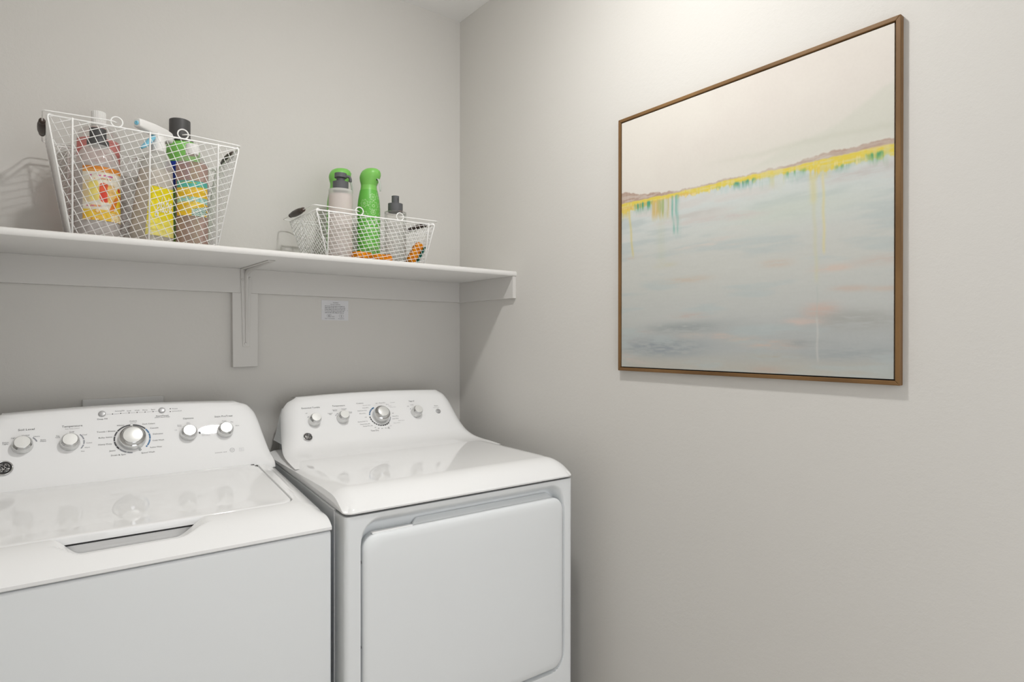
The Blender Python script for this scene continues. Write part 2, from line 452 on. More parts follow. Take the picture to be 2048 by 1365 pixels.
def badge(parent, mtx, x, s, R):
    M = mtx(x, s)
    b = MB().lathe(cr([(R, 0), (R*.99, .0018), (R*.92, .0032), (R*.84, .0026), (R*.82, .0018)], 3), 48, M, cap=False)
    b = b.build('badge', CHROME, parent); b['label'] = 'round chrome badge'
    d = MB().lathe([(R*.84, .0005), (R*.84, .0019)], 48, M).build('badge_face', BLACKP, b, smooth=False); d['label'] = 'black badge face'
    mk = MB(); w = R*.045; zz = .0024
    def stroke(P, wd=w):
        mk.tube([M @ Vector((px*R, py*R, zz)) for px, py in [tuple(q) for q in cr(P, 6)]], wd, 5)
    # script monogram: a looped G and E, with four curls round the rim
    stroke([(-.02,.20),(-.12,.36),(-.30,.34),(-.38,.12),(-.34,-.12),(-.20,-.20),(-.10,-.06),(-.16,.06),(-.26,.02)])
    stroke([(-.08,-.02),(-.06,-.28),(-.20,-.42),(-.34,-.34),(-.30,-.22)])
    stroke([(.34,.22),(.26,.38),(.10,.34),(.08,.14),(.22,.06),(.10,-.02),(.06,-.24),(.22,-.36),(.38,-.24),(.36,-.08),(.26,-.10)])
    for k in range(4):
        a0 = 45+90*k
        stroke([((.64-.10*abs(t))*math.cos(math.radians(a0+t*38)), (.64-.10*abs(t))*math.sin(math.radians(a0+t*38))) for t in (-1,-.6,-.2,.2,.6,.95)], w*.9)
        stroke([(.55*math.cos(math.radians(a0+34)), .55*math.sin(math.radians(a0+34))), (.46*math.cos(math.radians(a0+26)), .46*math.sin(math.radians(a0+26))), (.50*math.cos(math.radians(a0+14)), .50*math.sin(math.radians(a0+14)))], w*.8)
    o = mk.build('badge_emblem', CHROME, b); o['label'] = 'silver script monogram'

def feet(parent, xs, ys, h):
    for x in xs:
        for y in ys:
            MB().lathe([(.022,0),(.022,.010),(.012,.012),(.012,h)], 20, Matrix.Translation((x,y,0))).build('foot', GREYP, parent)

# ---- washing machine
WL = (-1.1205, 0.0, 0.0); WRZ = math.radians(-1.0)
washer = thing('washing_machine', 'white top-load washing machine with five knobs and a flat lid, left of the dryer', 'washing machine', WL, WRZ)
HW = .336
# cabinet with a top that rises towards the back
yf, yb = -.709, -.065
cab = MB().hexa([(-HW,yf,.02),(HW,yf,.02),(HW,yb,.02),(-HW,yb,.02),(-HW,yf,.8745),(HW,yf,.8745),(HW,yb,.925),(-HW,yb,.925)])
cab.build('cabinet', ENAMEL, washer, bevel=.006, angle=30)
feet(washer, (-.28,.28), (-.64,-.12), .03)
MB().hexa([(-.325,-.700,.86),(.325,-.700,.86),(.325,-.1,.90),(-.325,-.1,.90),(-.325,-.700,.879),(.325,-.700,.879),(.325,-.1,.935),(-.325,-.1,.935)]).build('seam_shade_block', DARKGAP, washer, smooth=False)  # near-black block painting in the shade of the open seam below the cover
# top cover with lid bed, finger scoop and rounded front
LHW, LYF, LYB = .283, -.613, -.273
def lidz(y): return .9610-.095*(-y-.25)
HX0, HX1 = -.150, .086
def cover_z(x, y):
    yy = max(y, -.615); z = lidz(yy)
    if y < -.615:
        t = (-y-.615)/.096; z = lidz(-.615)-.009*t-.0335*t*t
    d = (abs(x)-.280)/.056
    if d > 0: z -= .020*min(d,1.0)**2*(1-float(sstep(-.630,-.704,y)))
    sd = rrect_sdf(x, y, -LHW-.0025, LHW+.0025, LYF-.0005, LYB+.004, .030)
    z -= .016*float(sstep(.0012, -.0012, sd))
    # finger scoop in the front fascia
    ex = float(sstep(HX0-.012, HX0+.034, x)*sstep(HX1+.018, HX1-.044, x))
    if ex > 0 and y < -.59:
        ylo = -.642-.036*ex
        k = float(sstep(ylo, -.640, y)) if y < -.6085 else 0.0
        if y > -.6085: z -= .0035*ex
        z -= .034*ex*k
    return z
def lines(base, dense):
    s = set(round(v, 5) for v in base)
    for c in dense:
        for k in (-.006,-.004,-.0025,-.0015,-.0008,0,.0008,.0015,.0025,.004,.006): s.add(round(c+k, 5))
    return sorted(s)
xs = lines(np.linspace(-HW, HW, 113), (-LHW-.0025, LHW+.0025)); xs = [x for x in xs if -HW <= x <= HW]
xs = sorted(set(xs) | set(round(v,5) for v in np.arange(LHW-.034, LHW-.002, .0015)) | set(round(-v,5) for v in np.arange(LHW-.034, LHW-.002, .0015)))
ys = lines(np.linspace(-.711, -.20, 105), (LYF, LYB+.004)); ys = [y for y in ys if -.711 <= y <= -.20]
ys = sorted(set(ys) | set(round(v,5) for v in np.arange(-.711, -.575, .002)))
mb = MB(); mb.grid([[(x, y, cover_z(x,y)) for x in xs] for y in ys])
# skirt
per = [(x, ys[0]) for x in xs]+[(xs[-1], y) for y in ys[1:]]
per_l = [(xs[0], y) for y in ys]
mb.grid([[(x, y, cover_z(x,y)) for x, y in per], [(x, y, cover_z(x,y)-.0055) for x, y in per], [(x*.997, y+(.002 if y == ys[0] else 0), cover_z(x,y)-.0075) for x, y in per]])
mb.grid([[(x, y, cover_z(x,y)) for x, y in per_l], [(x, y, cover_z(x,y)-.0075) for x, y in per_l]])
bm_ = mb.build('top_cover', GLOSS, washer, angle=38, recalc=True)
# lid
LO = rrect(-LHW, LHW, LYF, LYB, .028, 8)
mb = MB()
def ring_at(inset, dz):
    return [(x*(1-inset/LHW), (y-(LYF+LYB)/2)*(1-inset/.175)+(LYF+LYB)/2, lidz(y)+dz) for x, y in LO]
R_ = [ring_at(.0,-.0145), ring_at(0,-.0035), ring_at(.0006,-.0012), ring_at(.0018,.0004), ring_at(.0042,.0013), ring_at(.012,.0016), ring_at(.06,.0016)]
mb.grid(R_, wrap=True); n = len(LO)
mb.f.append(tuple((len(R_)-1)*n+i for i in range(n))); mb.f.append(tuple(range(n-1,-1,-1)))
lid = mb.build('lid', GLOSS, washer, angle=50)
for hx in (.272,):
    MB().box(hx-.004, hx+.004, -.292, -.285, lidz(-.288)-.006, lidz(-.288)+.0024).build('hinge_notch', DARKGAP, lid, smooth=False)
    MB().box(hx+.003, hx+.010, -.305, -.298, lidz(-.30)-.006, lidz(-.30)+.0022).build('hinge_notch', DARKGAP, lid, smooth=False)
q0, q1 = HX0+.004, HX1-.004
MB().hexa([(q0,-.6105,lidz(-.61)-.0188),(q1,-.6105,lidz(-.61)-.0188),(q1,-.590,lidz(-.59)-.0188),(q0,-.590,lidz(-.59)-.0188),(q0,-.6105,lidz(-.61)-.0142),(q1,-.6105,lidz(-.61)-.0142),(q1,-.590,lidz(-.59)-.0142),(q0,-.590,lidz(-.59)-.0142)]).build('lid_gap_shade', DARKGAP, lid, smooth=False)  # near-black strip standing in for the shade in the gap under the lid lip
# console
P0, P1 = (-.192, 1.100), (-.2667, .985)
tw = (P1[0]-P0[0])/(P0[1]-P1[1])
cosw = 1/math.hypot(1, tw)
def crown(s): return .0023*max(0.0, 1-((s-.057)/.0815)**2)      # the panel is very slightly crowned from top to bottom
def py(z): return P0[0]+tw*(P0[1]-z)-crown((P0[1]-z)/cosw)/cosw
prof = [(-.075,1.1190,.258,.02,.004),(-.120,1.1272,.258,.02,.005),(-.155,1.1275,.258,.022,.010),(-.172,1.1255,.262,.03,.018),(py(1.120),1.120,.272,.04,.028),(py(1.108),1.108,.290,.045,.036),
        (py(1.090),1.090,.305,.048,.042),(py(1.075),1.075,.311,.050,.044),(py(1.06),1.06,.315,.050,.045),(py(1.045),1.045,.318,.049,.045),(py(1.03),1.03,.321,.048,.045),(py(1.015),1.015,.324,.046,.044),(py(1.00),1.00,.327,.044,.042),(py(.98),.98,.331,.036,.034),(-.2765,.968,.334,.026,.022),(-.2815,.9575,.3355,.018,.012),(-.283,.945,.336,.012,.008)]
con = MB().grid(console_mesh(prof, 5, bow_s=1.108)).build('console', CONSM, washer)
hs = MB(); G = []
for y, z, w, rc, dc in cr(prof[6:], 3):
    G.append([(-(w-.005), min(y+dc-.002, -.063), z), (-(w-.005), -.062, z)])
hs.grid(G); hs.grid([[(-p[0], p[1], p[2]) for p in r] for r in G])
hs.box(-.245,.245,-.066,-.062,.93,1.112).box(-.278,.278,-.066,-.062,.93,1.09).box(-.304,.304,-.066,-.062,.93,1.06)
hs.build('console_housing', ENAMEL, washer, smooth=False)
fW, mW = panel_frame(P0, P1, bulge=crown)
DXW = 1.1244
letter(WT, DXW, fW, con, [(lambda x, s: s < -.005 and -1.165 < x < -1.06, 'row of cycle stage words'), (lambda x, s: x > -1.03 and s < 0, 'status light words'),
    (lambda x, s: x < -1.295, 'soil level lettering'), (lambda x, s: x < -1.205, 'temperature lettering'), (lambda x, s: -1.195 < x < -1.18 and s < .01, 'deep fill lettering'),
    (lambda x, s: s < .010 and x < -1.04, 'start button lettering'), (lambda x, s: x < -1.05, 'cycle dial lettering'), (lambda x, s: x < -.94 and s < .055, 'options lettering'), (lambda x, s: x < -.94, 'rinse note lettering'), (lambda x, s: True, 'stain knob lettering')])
KP = [(-1.3407,.0588,.0202,.0150,-2),(-1.2518,.0611,.0202,.0150,0),(-1.125,.0639,.0305,.0213,0),(-.9979,.0621,.0205,.0152,-60),(-.909,.0626,.0205,.0150,-62)]
for x, s, R, rc, a in KP:
    knob(washer, mW, x+DXW, s, R, .0215 if R < .025 else .0245, rc, a)
ring_marks(fW, -1.1245+DXW, .0630, [(-130,-118),(-116,-97),(-95,-76),(-74,-55),(-53,-4)], .0365, .0400, con, INK, 'black dial arc')
ring_marks(fW, -1.1245+DXW, .0630, [(4,50)], .0365, .0400, con, INK, 'black dial arc')
ring_marks(fW, -1.1245+DXW, .0630, [(52,72),(74,97),(99,124),(126,132)], .0365, .0400, con, INKBLUE, 'blue dial arc')
ring_marks(fW, -1.1245+DXW, .0630, [(-158,-132),(-178,-161)], .0365, .0395, con, INKGREY, 'grey dial arc')
ring_marks(fW, -1.1095+DXW, .0952, [(0,360)], .0016, .0027, con, INK, 'small open circle mark')
for kx in (-1.3407,-1.2518):
    ring_marks(fW, kx+DXW, .0600, [(42,70) if kx < -1.3 else (45,78)], .0262, .0290, con, INKGREY, 'grey arc beside the knob')
ring_marks(fW, -1.2518+DXW, .0600, [(82,104),(108,130)], .0262, .0290, con, INKGREY, 'grey arc beside the knob')
for x, s in ((-1.1859,-.0122),(-1.0545,-.0119)):
    MB().lathe(cr([(.0080,0),(.0080,.0016),(.0070,.0030),(.004,.0036),(.0004,.0038)],3), 32, mW(x+DXW, s)).build('push_button', BTN, washer)
for x, s in ((-1.164,-.0104),(-1.1463,-.0107),(-1.1283,-.0105),(-1.1107,-.0106),(-1.0929,-.0104),(-1.0748,-.0102),(-1.0347,-.0155),(-1.0354,-.0071)):
    MB().lathe([(.0013,0),(.0012,.0004),(.0002,.0006)], 14, mW(x+DXW, s)).build('indicator_light', BLACKP, washer)
mk = MB()
for a, b in ((-1.176,-1.1665),(-1.161,-1.149),(-1.1435,-1.131),(-1.1255,-1.1135),(-1.108,-1.0955),(-1.090,-1.0775),(-1.072,-1.0645)):
    mk.add([fW(a+DXW,-.0107), fW(b+DXW,-.0107), fW(b+DXW,-.0101), fW(a+DXW,-.0101)], [(0,1,2,3)])
mk.build('panel_line', INKG, con, smooth=False, recalc=False)
mk = MB(); mk.add([fW(-.9735+DXW,.059), fW(-.9685+DXW,.059), fW(-.9685+DXW,.065), fW(-.9735+DXW,.065)], [(0,1,2,3)])
mk.build('panel_mark', INK, con, smooth=False, recalc=False)
# faint emblems low on the right of the panel: a round seal, a square plate and an unreadable line of print
ring_marks(fW, -.8972+DXW, .1204, [(0,360)], .0052, .0060, con, INKG, 'faint round seal')
mk = MB()
for a, b, r, t in ((-.902,-.8925,.1190,.0006),(-.9012,-.8945,.1208,.0006),(-.900,-.8950,.1226,.0006)):
    mk.add([fW(a+DXW,r), fW(b+DXW,r-.0004), fW(b+DXW,r-.0004+t), fW(a+DXW,r+t)], [(0,1,2,3)])
for i in range(9):
    a = -.940+i*.0031+(.002 if i > 5 else 0)
    mk.add([fW(a+DXW,.1230), fW(a+.0022+DXW,.1230), fW(a+.0022+DXW,.1253), fW(a+DXW,.1253)], [(0,1,2,3)])
for x0, x1, y0, y1 in ((-.8795,-.8680,.1165,.1170),(-.8795,-.8680,.1258,.1263),(-.8795,-.8790,.1165,.1263),(-.8685,-.8680,.1165,.1263),(-.8770,-.8705,.1195,.1202),(-.8770,-.8705,.1225,.1232)):
    mk.add([fW(x0+DXW,y0), fW(x1+DXW,y0), fW(x1+DXW,y1), fW(x0+DXW,y1)], [(0,1,2,3)])
mk.build('panel_emblem', mat('faint_print', (.50,.50,.50), .5), con, smooth=False, recalc=False)
badge(washer, mW, -1.373+DXW, .1099, .0175)

# ---- dryer
DL = (-.4256, 0.0, 0.0); DRZ = math.radians(-1.4)
dryer = thing('clothes_dryer', 'white front-load dryer with a closed blank door and four knobs, beside the right wall', 'dryer', DL, DRZ)
HD = .334
def seam(y): return .9095+.050*(.755+y)
ybk = -.07
body = MB().hexa([(-HD+.0015,-.685,.02),(HD-.0015,-.685,.02),(HD-.0015,ybk,.02),(-HD+.0015,ybk,.02),
                  (-HD+.0015,-.685,seam(-.685)-.003),(HD-.0015,-.685,seam(-.685)-.003),(HD-.0015,ybk,seam(ybk)-.003),(-HD+.0015,ybk,seam(ybk)-.003)])
body.build('cabinet', ENAMEL, dryer, bevel=.004, angle=30)
feet(dryer, (-.27,.27), (-.66,-.12), .03)
MB().hexa([(-.322,-.742,.89),(.322,-.742,.89),(.322,-.1,.93),(-.322,-.1,.93),(-.322,-.742,.914),(.322,-.742,.914),(.322,-.1,.944),(-.322,-.1,.944)]).build('seam_shade_block', DARKGAP, dryer, smooth=False)  # near-black filler for the shade inside the dryer's open top seam
# front panel: wraps round both sides, with a shallow recess for the door
FY = -.7535
QX0, QX1, QZ0, QZ1 = -.2985, .3045, .372, .8965
def front_y(x, z):
    sd = rrect_sdf(x, z, QX0, QX1, QZ0, QZ1, .05)
    d = -sd
    # slope is gentle along the top, abrupt at the sides and bottom
    topness = float(sstep(QZ1-.075, QZ1-.03, z))
    w = .004+.019*topness
    return FY+.034*float(sstep(0, w, d))
rx = .011
xs = sorted(set(round(v,5) for v in list(np.linspace(-HD+rx, HD-rx, 90))+list(np.arange(QX0-.002, QX0+.056, .0022))+list(np.arange(QX1-.056, QX1+.004, .0022))))
zs = sorted(set(round(v,5) for v in list(np.linspace(.03, .9055, 60))+list(np.arange(QZ1-.085, QZ1+.002, .0025))+list(np.arange(QZ0-.002, QZ0+.054, .0035))))
mb = MB(); G = []
for z in zs:
    row = [(-HD, -.6865, z), (-HD, -.735, z)]
    row += [(-HD+rx-rx*math.cos(math.radians(a)), FY+rx-rx*math.sin(math.radians(a)), z) for a in (0,18,36,54,72)]
    row += [(x, front_y(x,z), z) for x in xs]
    row += [(HD-rx+rx*math.cos(math.radians(a)), FY+rx-rx*math.sin(math.radians(a)), z) for a in (72,54,36,18,0)]
    row += [(HD, -.735, z), (HD, -.6865, z)]
    G.append(row)
# turned-in top lip
top = []
for (x, y, z) in G[-1]:
    top.append((x*.988, min(y+.006, -.6865), z+.0012))
G.append(top); G.append([(x*.97, min(y+.012,-.6865), .9062) for x, y, z in G[-2]])
mb.grid(G)
fp = mb.build('front_panel', ENAMEL, dryer, angle=45)
# light edge strip where the front panel meets the side
for sg in (-1, 1):
    MB().box(sg*HD-.0016, sg*HD+.0016, -.6885, -.6850, .03, .9085).build('panel_edge', GLOSS, fp, smooth=False)
# door
DO = rrect(-.2925, .3005, .380, .857, .036, 8)
mb = MB()
def dring(ins, y):
    cx, cz = (-.2925+.3005)/2, (.38+.857)/2
    return [(cx+(x-cx)*(1-ins/.297), y, cz+(z-cz)*(1-ins/.2385)) for x, z in DO]
R_ = [dring(.004,-.722), dring(0,-.727), dring(0,-.7465), dring(.0014,-.7505), dring(.0045,-.7538), dring(.010,-.7562), dring(.022,-.7572), dring(.1,-.7574)]
mb.grid(R_, wrap=True); n = len(DO); mb.f.append(tuple((len(R_)-1)*n+i for i in range(n))); mb.f.append(tuple(range(n)))
door = mb.build('door', ENAMEL, dryer, angle=60)
# grip ledge behind the top edge of the door, right part
mb = MB().hexa([(-.165,-.738,.850),(.270,-.738,.850),(.270,-.722,.850),(-.165,-.722,.850),(-.165,-.738,.8585),(.270,-.738,.8585),(.262,-.722,.8700),(-.145,-.722,.8700)])
mb.build('grip_ledge', ENAMEL, door, bevel=.003)
mb = MB().hexa([(-.268,-.747,.8560),(-.165,-.747,.8560),(-.165,-.735,.8560),(-.268,-.735,.8560),(-.268,-.746,.8602),(-.165,-.746,.8602),(-.165,-.735,.8602),(-.268,-.735,.8602)])
mb.build('grip_edge', GLOSS, door, bevel=.0015)
for z in (.797, .605):
    MB().lathe([(.0034,0),(.0034,.0015),(.0015,.002)], 14, Matrix.Translation((-.2930,-.742,z)) @ Matrix.Rotation(-PI/2, 4, 'Y')).build('hinge_screw', GREYP2, door)
# top cover
HC = .3365
def top_z(x, y):
    z = .9575
    if y < -.672:
        t = min(1, (-y-.672)/.085); z -= .042*t*t
    d = (abs(x)-.288)/(HC-.288)
    if d > 0: z -= (.0105+.004*float(sstep(-.6,-.70,y)*sstep(-.757,-.72,y)))*min(d,1)**2.2
    return max(z, seam(y)+.0045)
xs = sorted(set(round(v,5) for v in list(np.linspace(-HC, HC, 70))+list(np.linspace(.284,HC,18))+list(-np.linspace(.284,HC,18))))
ys = sorted(set(round(v,5) for v in list(np.linspace(-.757,-.10,50))+list(np.linspace(-.757,-.66,30))))
def crn(x, y):   # rounded plan corners at the front
    r = .020; dx = abs(x)-(HC-r); dy = (-.757+r)-y
    if dx > 0 and dy > 0:
        h = math.hypot(dx, dy); m_ = max(dx, dy)
        if h > 0: k = m_/h; dx *= k; dy *= k
        return math.copysign(HC-r+dx, x), -.757+r-dy
    return x, y
mb = MB(); mb.grid([[crn(x,y)+(top_z(x,y),) for x in xs] for y in ys])
per = [(xs[0], y) for y in reversed(ys)]+[(x, ys[0]) for x in xs[1:]]+[(xs[-1], y) for y in ys[1:]]
def skb(y): return seam(y)+.0015
mb.grid([[crn(x,y)+(top_z(x,y),) for x, y in per], [crn(x,y)+(top_z(x,y)*.55+skb(y)*.45,) for x, y in per], [crn(x,y)+(skb(y)+.0025,) for x, y in per], [tuple(c*f_ for c, f_ in zip(crn(x,y), (.9945,.9985)))+(skb(y),) for x, y in per]])
mb.build('top_cover', GLOSS, dryer, angle=50)
# console
Q0, Q1 = (-.160, 1.090), (-.2365, .989)
tq = (Q1[0]-Q0[0])/(Q0[1]-Q1[1])
def qy(z): return Q0[0]+tq*(Q0[1]-z)
prof = [(-.050,1.1150,.245,.02,.004),(-.085,1.1218,.246,.02,.005),(-.115,1.1235,.247,.022,.008),(-.130,1.1215,.251,.03,.016),(qy(1.1135),1.1135,.262,.038,.028),(qy(1.10),1.10,.276,.044,.040),
        (qy(1.08),1.08,.290,.048,.052),(qy(1.055),1.055,.298,.050,.058),(qy(1.025),1.025,.304,.048,.058),(qy(1.002),1.002,.309,.044,.052),(-.243,.981,.316,.034,.040),(-.268,.9665,.323,.026,.026),(-.300,.9592,.328,.018,.012),(-.345,.9560,.3325,.010,.003),(-.40,.9520,.3355,.006,.001)]
cond = MB().grid(console_mesh(prof, 5, bow=.006, bow_s=1.10)).build('console', GLOSS, dryer)
hs = MB(); G = []
for y, z, w, rc, dc in cr(prof[6:11], 3):
    G.append([(-(w-.012), min(y+dc-.002, -.056), z), (-(w-.016), -.055, z)])
hs.grid(G); hs.grid([[(-p[0], p[1], p[2]) for p in r] for r in G])
hs.box(-.235,.235,-.059,-.055,.93,1.110).box(-.262,.262,-.059,-.055,.93,1.085).box(-.280,.280,-.059,-.055,.93,1.05)
hs.build('console_housing', ENAMEL, dryer, smooth=False)
fD, mD = panel_frame(Q0, Q1)
DXD = .4300
letter(DT, DXD, fD, cond, [(lambda x, s: x < -.62, 'tumble knob lettering'), (lambda x, s: x < -.51, 'temperature lettering'), (lambda x, s: x < -.34, 'cycle dial lettering'), (lambda x, s: x < -.26, 'signal knob lettering'), (lambda x, s: True, 'start button lettering')])
for x, s, R, rc, a in ((-.6465,.0525,.0185,.0138,-45),(-.5570,.0500,.0185,.0138,2),(-.4300,.0520,.0275,.0178,48),(-.3005,.0505,.0185,.0138,-42)):
    knob(dryer, mD, x+DXD, s, R, .0265 if R < .02 else .031, rc, a)
rc_ = (-.4305+DXD, .0515)
ring_marks(fD, *rc_, [(-80,-72),(-70,-62),(-60,-52),(-50,-42),(-40,-22)], .0330, .0375, cond, INKBLUE, 'blue dial arc')
ring_marks(fD, *rc_, [(-98,-90),(-112,-101),(-125,-115),(-138,-128),(-150,-141),(-162,-153),(-174,-165),(174,183),(162,171),(150,159),(139,147)], .0335, .0375, cond, INK, 'black dashed dial arc')
ring_marks(fD, *rc_, [(100,136)], .0335, .0360, cond, INKGREY, 'grey dial arc')
for kx, s0 in ((-.6465,.0525),(-.5570,.0500),(-.3005,.0505)):
    ring_marks(fD, kx+DXD, s0, [(-48,-36)] if kx != -.5570 else [(-60,-48),(-42,-28)], .0215, .0235, cond, INKGREY, 'grey arc beside the knob')
MB().lathe(cr([(.0088,0),(.0088,.0014),(.0078,.0026),(.004,.0031),(.0004,.0032)],3), 32, mD(-.2148+DXD, .0509)).build('push_button', BTN, dryer)
badge(dryer, mD, -.6758+DXD, .1043, .0140)
# ------------------------------------------------------------------ shelf with its cleats and bracket
SB, ST, SF = 1.5185, 1.5360, -.3630
shelf = thing('wall_shelf', 'long white painted wall shelf on cleats and one metal bracket, above the machines', 'shelf', (0,0,0))
nose = [(-.006,SB),(SF+.006,SB),(SF+.002,SB+.0015),(SF,SB+.005),(SF,ST-.0065),(SF+.0015,ST-.0025),(SF+.006,ST),(-.006,ST)]
nose[0] = (0, SB); nose[-1] = (0, ST)
mb = MB(); k = len(nose)
mb.add([(x, y, z) for x in (RX0, 0) for y, z in nose], [(i, (i+1)%k, k+(i+1)%k, k+i) for i in range(k)]+[tuple(range(k-1,-1,-1)), tuple(range(k, 2*k))])
mb.build('shelf_board', SHELFM, shelf, angle=35)
MB().box(RX0, 0, -.0185, 0, 1.4430, SB).build('back_cleat', CLEATM, shelf, bevel=.001, smooth=False)
MB().box(-.0135, 0, -.3590, -.0185, 1.4420, SB).build('side_cleat', CLEATM, shelf, bevel=.001, smooth=False)
MB().hexa([(-.8392,-.0195,1.2125),(-.7660,-.0195,1.2140),(-.7660,0,1.2140),(-.8392,0,1.2125),(-.8410,-.0195,1.4428),(-.7655,-.0195,1.4428),(-.7655,0,1.4428),(-.8410,0,1.4428)]).build('mounting_block', CLEATM, shelf, bevel=.001, smooth=False)
# pressed-metal bracket: wall leg, shelf arm and a folded brace ridge between them
bx = -.8010
mb = MB()
mb.hexa([(bx-.010,-.0225,1.276),(bx+.010,-.0225,1.276),(bx+.010,-.0195,1.276),(bx-.010,-.0195,1.276),(bx-.0165,-.0225,SB-.001),(bx+.0165,-.0225,SB-.001),(bx+.0165,-.0195,SB-.001),(bx-.0165,-.0195,SB-.001)])
mb.hexa([(bx-.0165,-.0225,SB-.0035),(bx+.0165,-.0225,SB-.0035),(bx+.010,-.286,SB-.0035),(bx-.010,-.286,SB-.0035),(bx-.0165,-.0225,SB-.0004),(bx+.0165,-.0225,SB-.0004),(bx+.010,-.286,SB-.0004),(bx-.010,-.286,SB-.0004)])
br = mb.build('bracket', CLEATM, shelf, bevel=.0012, smooth=False)
rb = MB(); G = []
for t in np.linspace(0, 1, 24):   # raised rib down the wall leg, curving out along the arm
    if t < .5:
        z = 1.290+(SB-.03-1.290)*(t/.5); y = -.0225; dep = .004+.008*(t/.5); nrm = (0,-1,0)
        c = (bx, y, z); e = (0,-1,0)
    else:
        q = (t-.5)/.5; ang = min(1, q/.25)
        c = (bx, -.0225-.235*max(0,(q-.1)/.9), SB-.004-.026*(1-ang)**2); dep = .012*(1-q)+.0003; e = (0,-math.cos(ang*PI/2),-math.sin(ang*PI/2))
    w = .0055*(1-.35*abs(t-.5)*2)
    G.append([(c[0]-w, c[1], c[2]), (c[0]-w*.6, c[1]+e[1]*dep, c[2]+e[2]*dep), (c[0]+w*.6, c[1]+e[1]*dep, c[2]+e[2]*dep), (c[0]+w, c[1], c[2])])
rb.grid(G).build('brace_rib', CLEATM, br)
for sx, sy, sz in ((bx-.0105,0,1.484),(bx+.0105,0,1.490),(bx-.002,0,1.286)):
    MB().lathe([(.0042,0),(.0040,.0012),(.002,.0020),(.0004,.0021)], 16, Matrix.Translation((sx,-.0225,sz)) @ Matrix.Rotation(PI/2,4,'X')).build('screw', CLEATM, br)

# ------------------------------------------------------------------ recessed supply box behind the washer
ob = thing('washing_machine_outlet_box', 'pale plastic wall outlet box half hidden behind the washer console', 'outlet box', (-1.1215,0,1.055))
mb = MB(); X0, X1, Z0, Z1 = -.0965, .0965, -.12, .080
for a in ((X0,X1,Z1-.022,Z1),(X0,X1,Z0,Z0+.022),(X0,X0+.022,Z0+.022,Z1-.022),(X1-.022,X1,Z0+.022,Z1-.022)):
    mb.box(a[0], a[1], -.012, 0, a[2], a[3])
mb.build('frame', mat('outlet_box_plastic', (.66,.655,.64), .45), ob, bevel=.002, smooth=False)
MB().box(X0+.022, X1-.022, -.002, 0, Z0+.022, Z1-.022).build('back_plate', mat('outlet_box_inside', (.5,.5,.49), .6), ob, smooth=False)

# ------------------------------------------------------------------ printed notice plate
NX0, NX1, NZ0, NZ1 = -.5550, -.4602, 1.3642, 1.4323
nt_ = thing('notice_plate', 'small white printed warning plate on the wall under the shelf', 'notice', ((NX0+NX1)/2, 0, (NZ0+NZ1)/2))
hw, hh = (NX1-NX0)/2, (NZ1-NZ0)/2
MB().box(-hw, hw, -.0016, 0, -hh, hh).build('plate', mat('notice_plate_white', (.70,.70,.72), .4), nt_, bevel=.0005, smooth=False)
mb = MB()
def fN(a, b): return (a, -.0019, b)
put_text(mb, 'WARNING', .0014, .0262, .0191, .0034, fN)
put_text(mb, 'DO NOT REMOVE', .0007, .0200, .0340, .0032, fN)
put_text(mb, '45', -.0212, -.0190, .0085, .0062, fN)
put_text(mb, 'FEET', -.0066, -.0218, .0092, .0030, fN)
put_text(mb, '2', .0218, -.0190, .0046, .0062, fN)
put_text(mb, 'NOT TO EXCEED', -.0187, -.0282, .0345, .0030, fN)
put_text(mb, '90 ELBOWS', .0215, -.0284, .0218, .0030, fN)
rs = random.Random(3)      # five lines of print too small to read
for r_ in range(5):
    z = .0136-.0056*r_; x = -.0360; xe = .0352-(.001, .0, .0, .004, .006)[r_]
    while x < xe:
        wl = rs.choice((2,3,3,4,5,6,7))
        for c in range(wl):
            if x > xe: break
            h = .0028 if rs.random() < .25 else .0022; w = .00085
            mb.add([fN(x, z-.0009), fN(x+w, z-.0009), fN(x+w, z-.0009+h), fN(x, z-.0009+h)], [(0,1,2,3)])
            if rs.random() < .7:
                q = z-.0009+h*rs.choice((.05,.45,.85)); mb.add([fN(x, q), fN(x+.0012, q), fN(x+.0012, q+.0006), fN(x, q+.0006)], [(0,1,2,3)])
            x += .0014
        x += .0015
for cx in (-.0212, .0218):
    o = rrect(cx-.0078, cx+.0078, -.0236, -.0144, .0026, 5); i_ = rrect(cx-.0073, cx+.0073, -.0231, -.0149, .0022, 5)
    n = len(o); mb.add([fN(*p) for p in o]+[fN(*p) for p in i_], [(k, (k+1)%n, n+(k+1)%n, n+k) for k in range(n)])
mb.build('notice_lettering', INK, nt_, smooth=False, recalc=False)
for sx in (-hw+.0032, hw-.0035):
    MB().lathe([(.0016,0),(.0013,.0008),(.0002,.0010)], 12, Matrix.Translation((sx,-.0016,0)) @ Matrix.Rotation(PI/2,4,'X')).build('screw', SATIN, nt_)

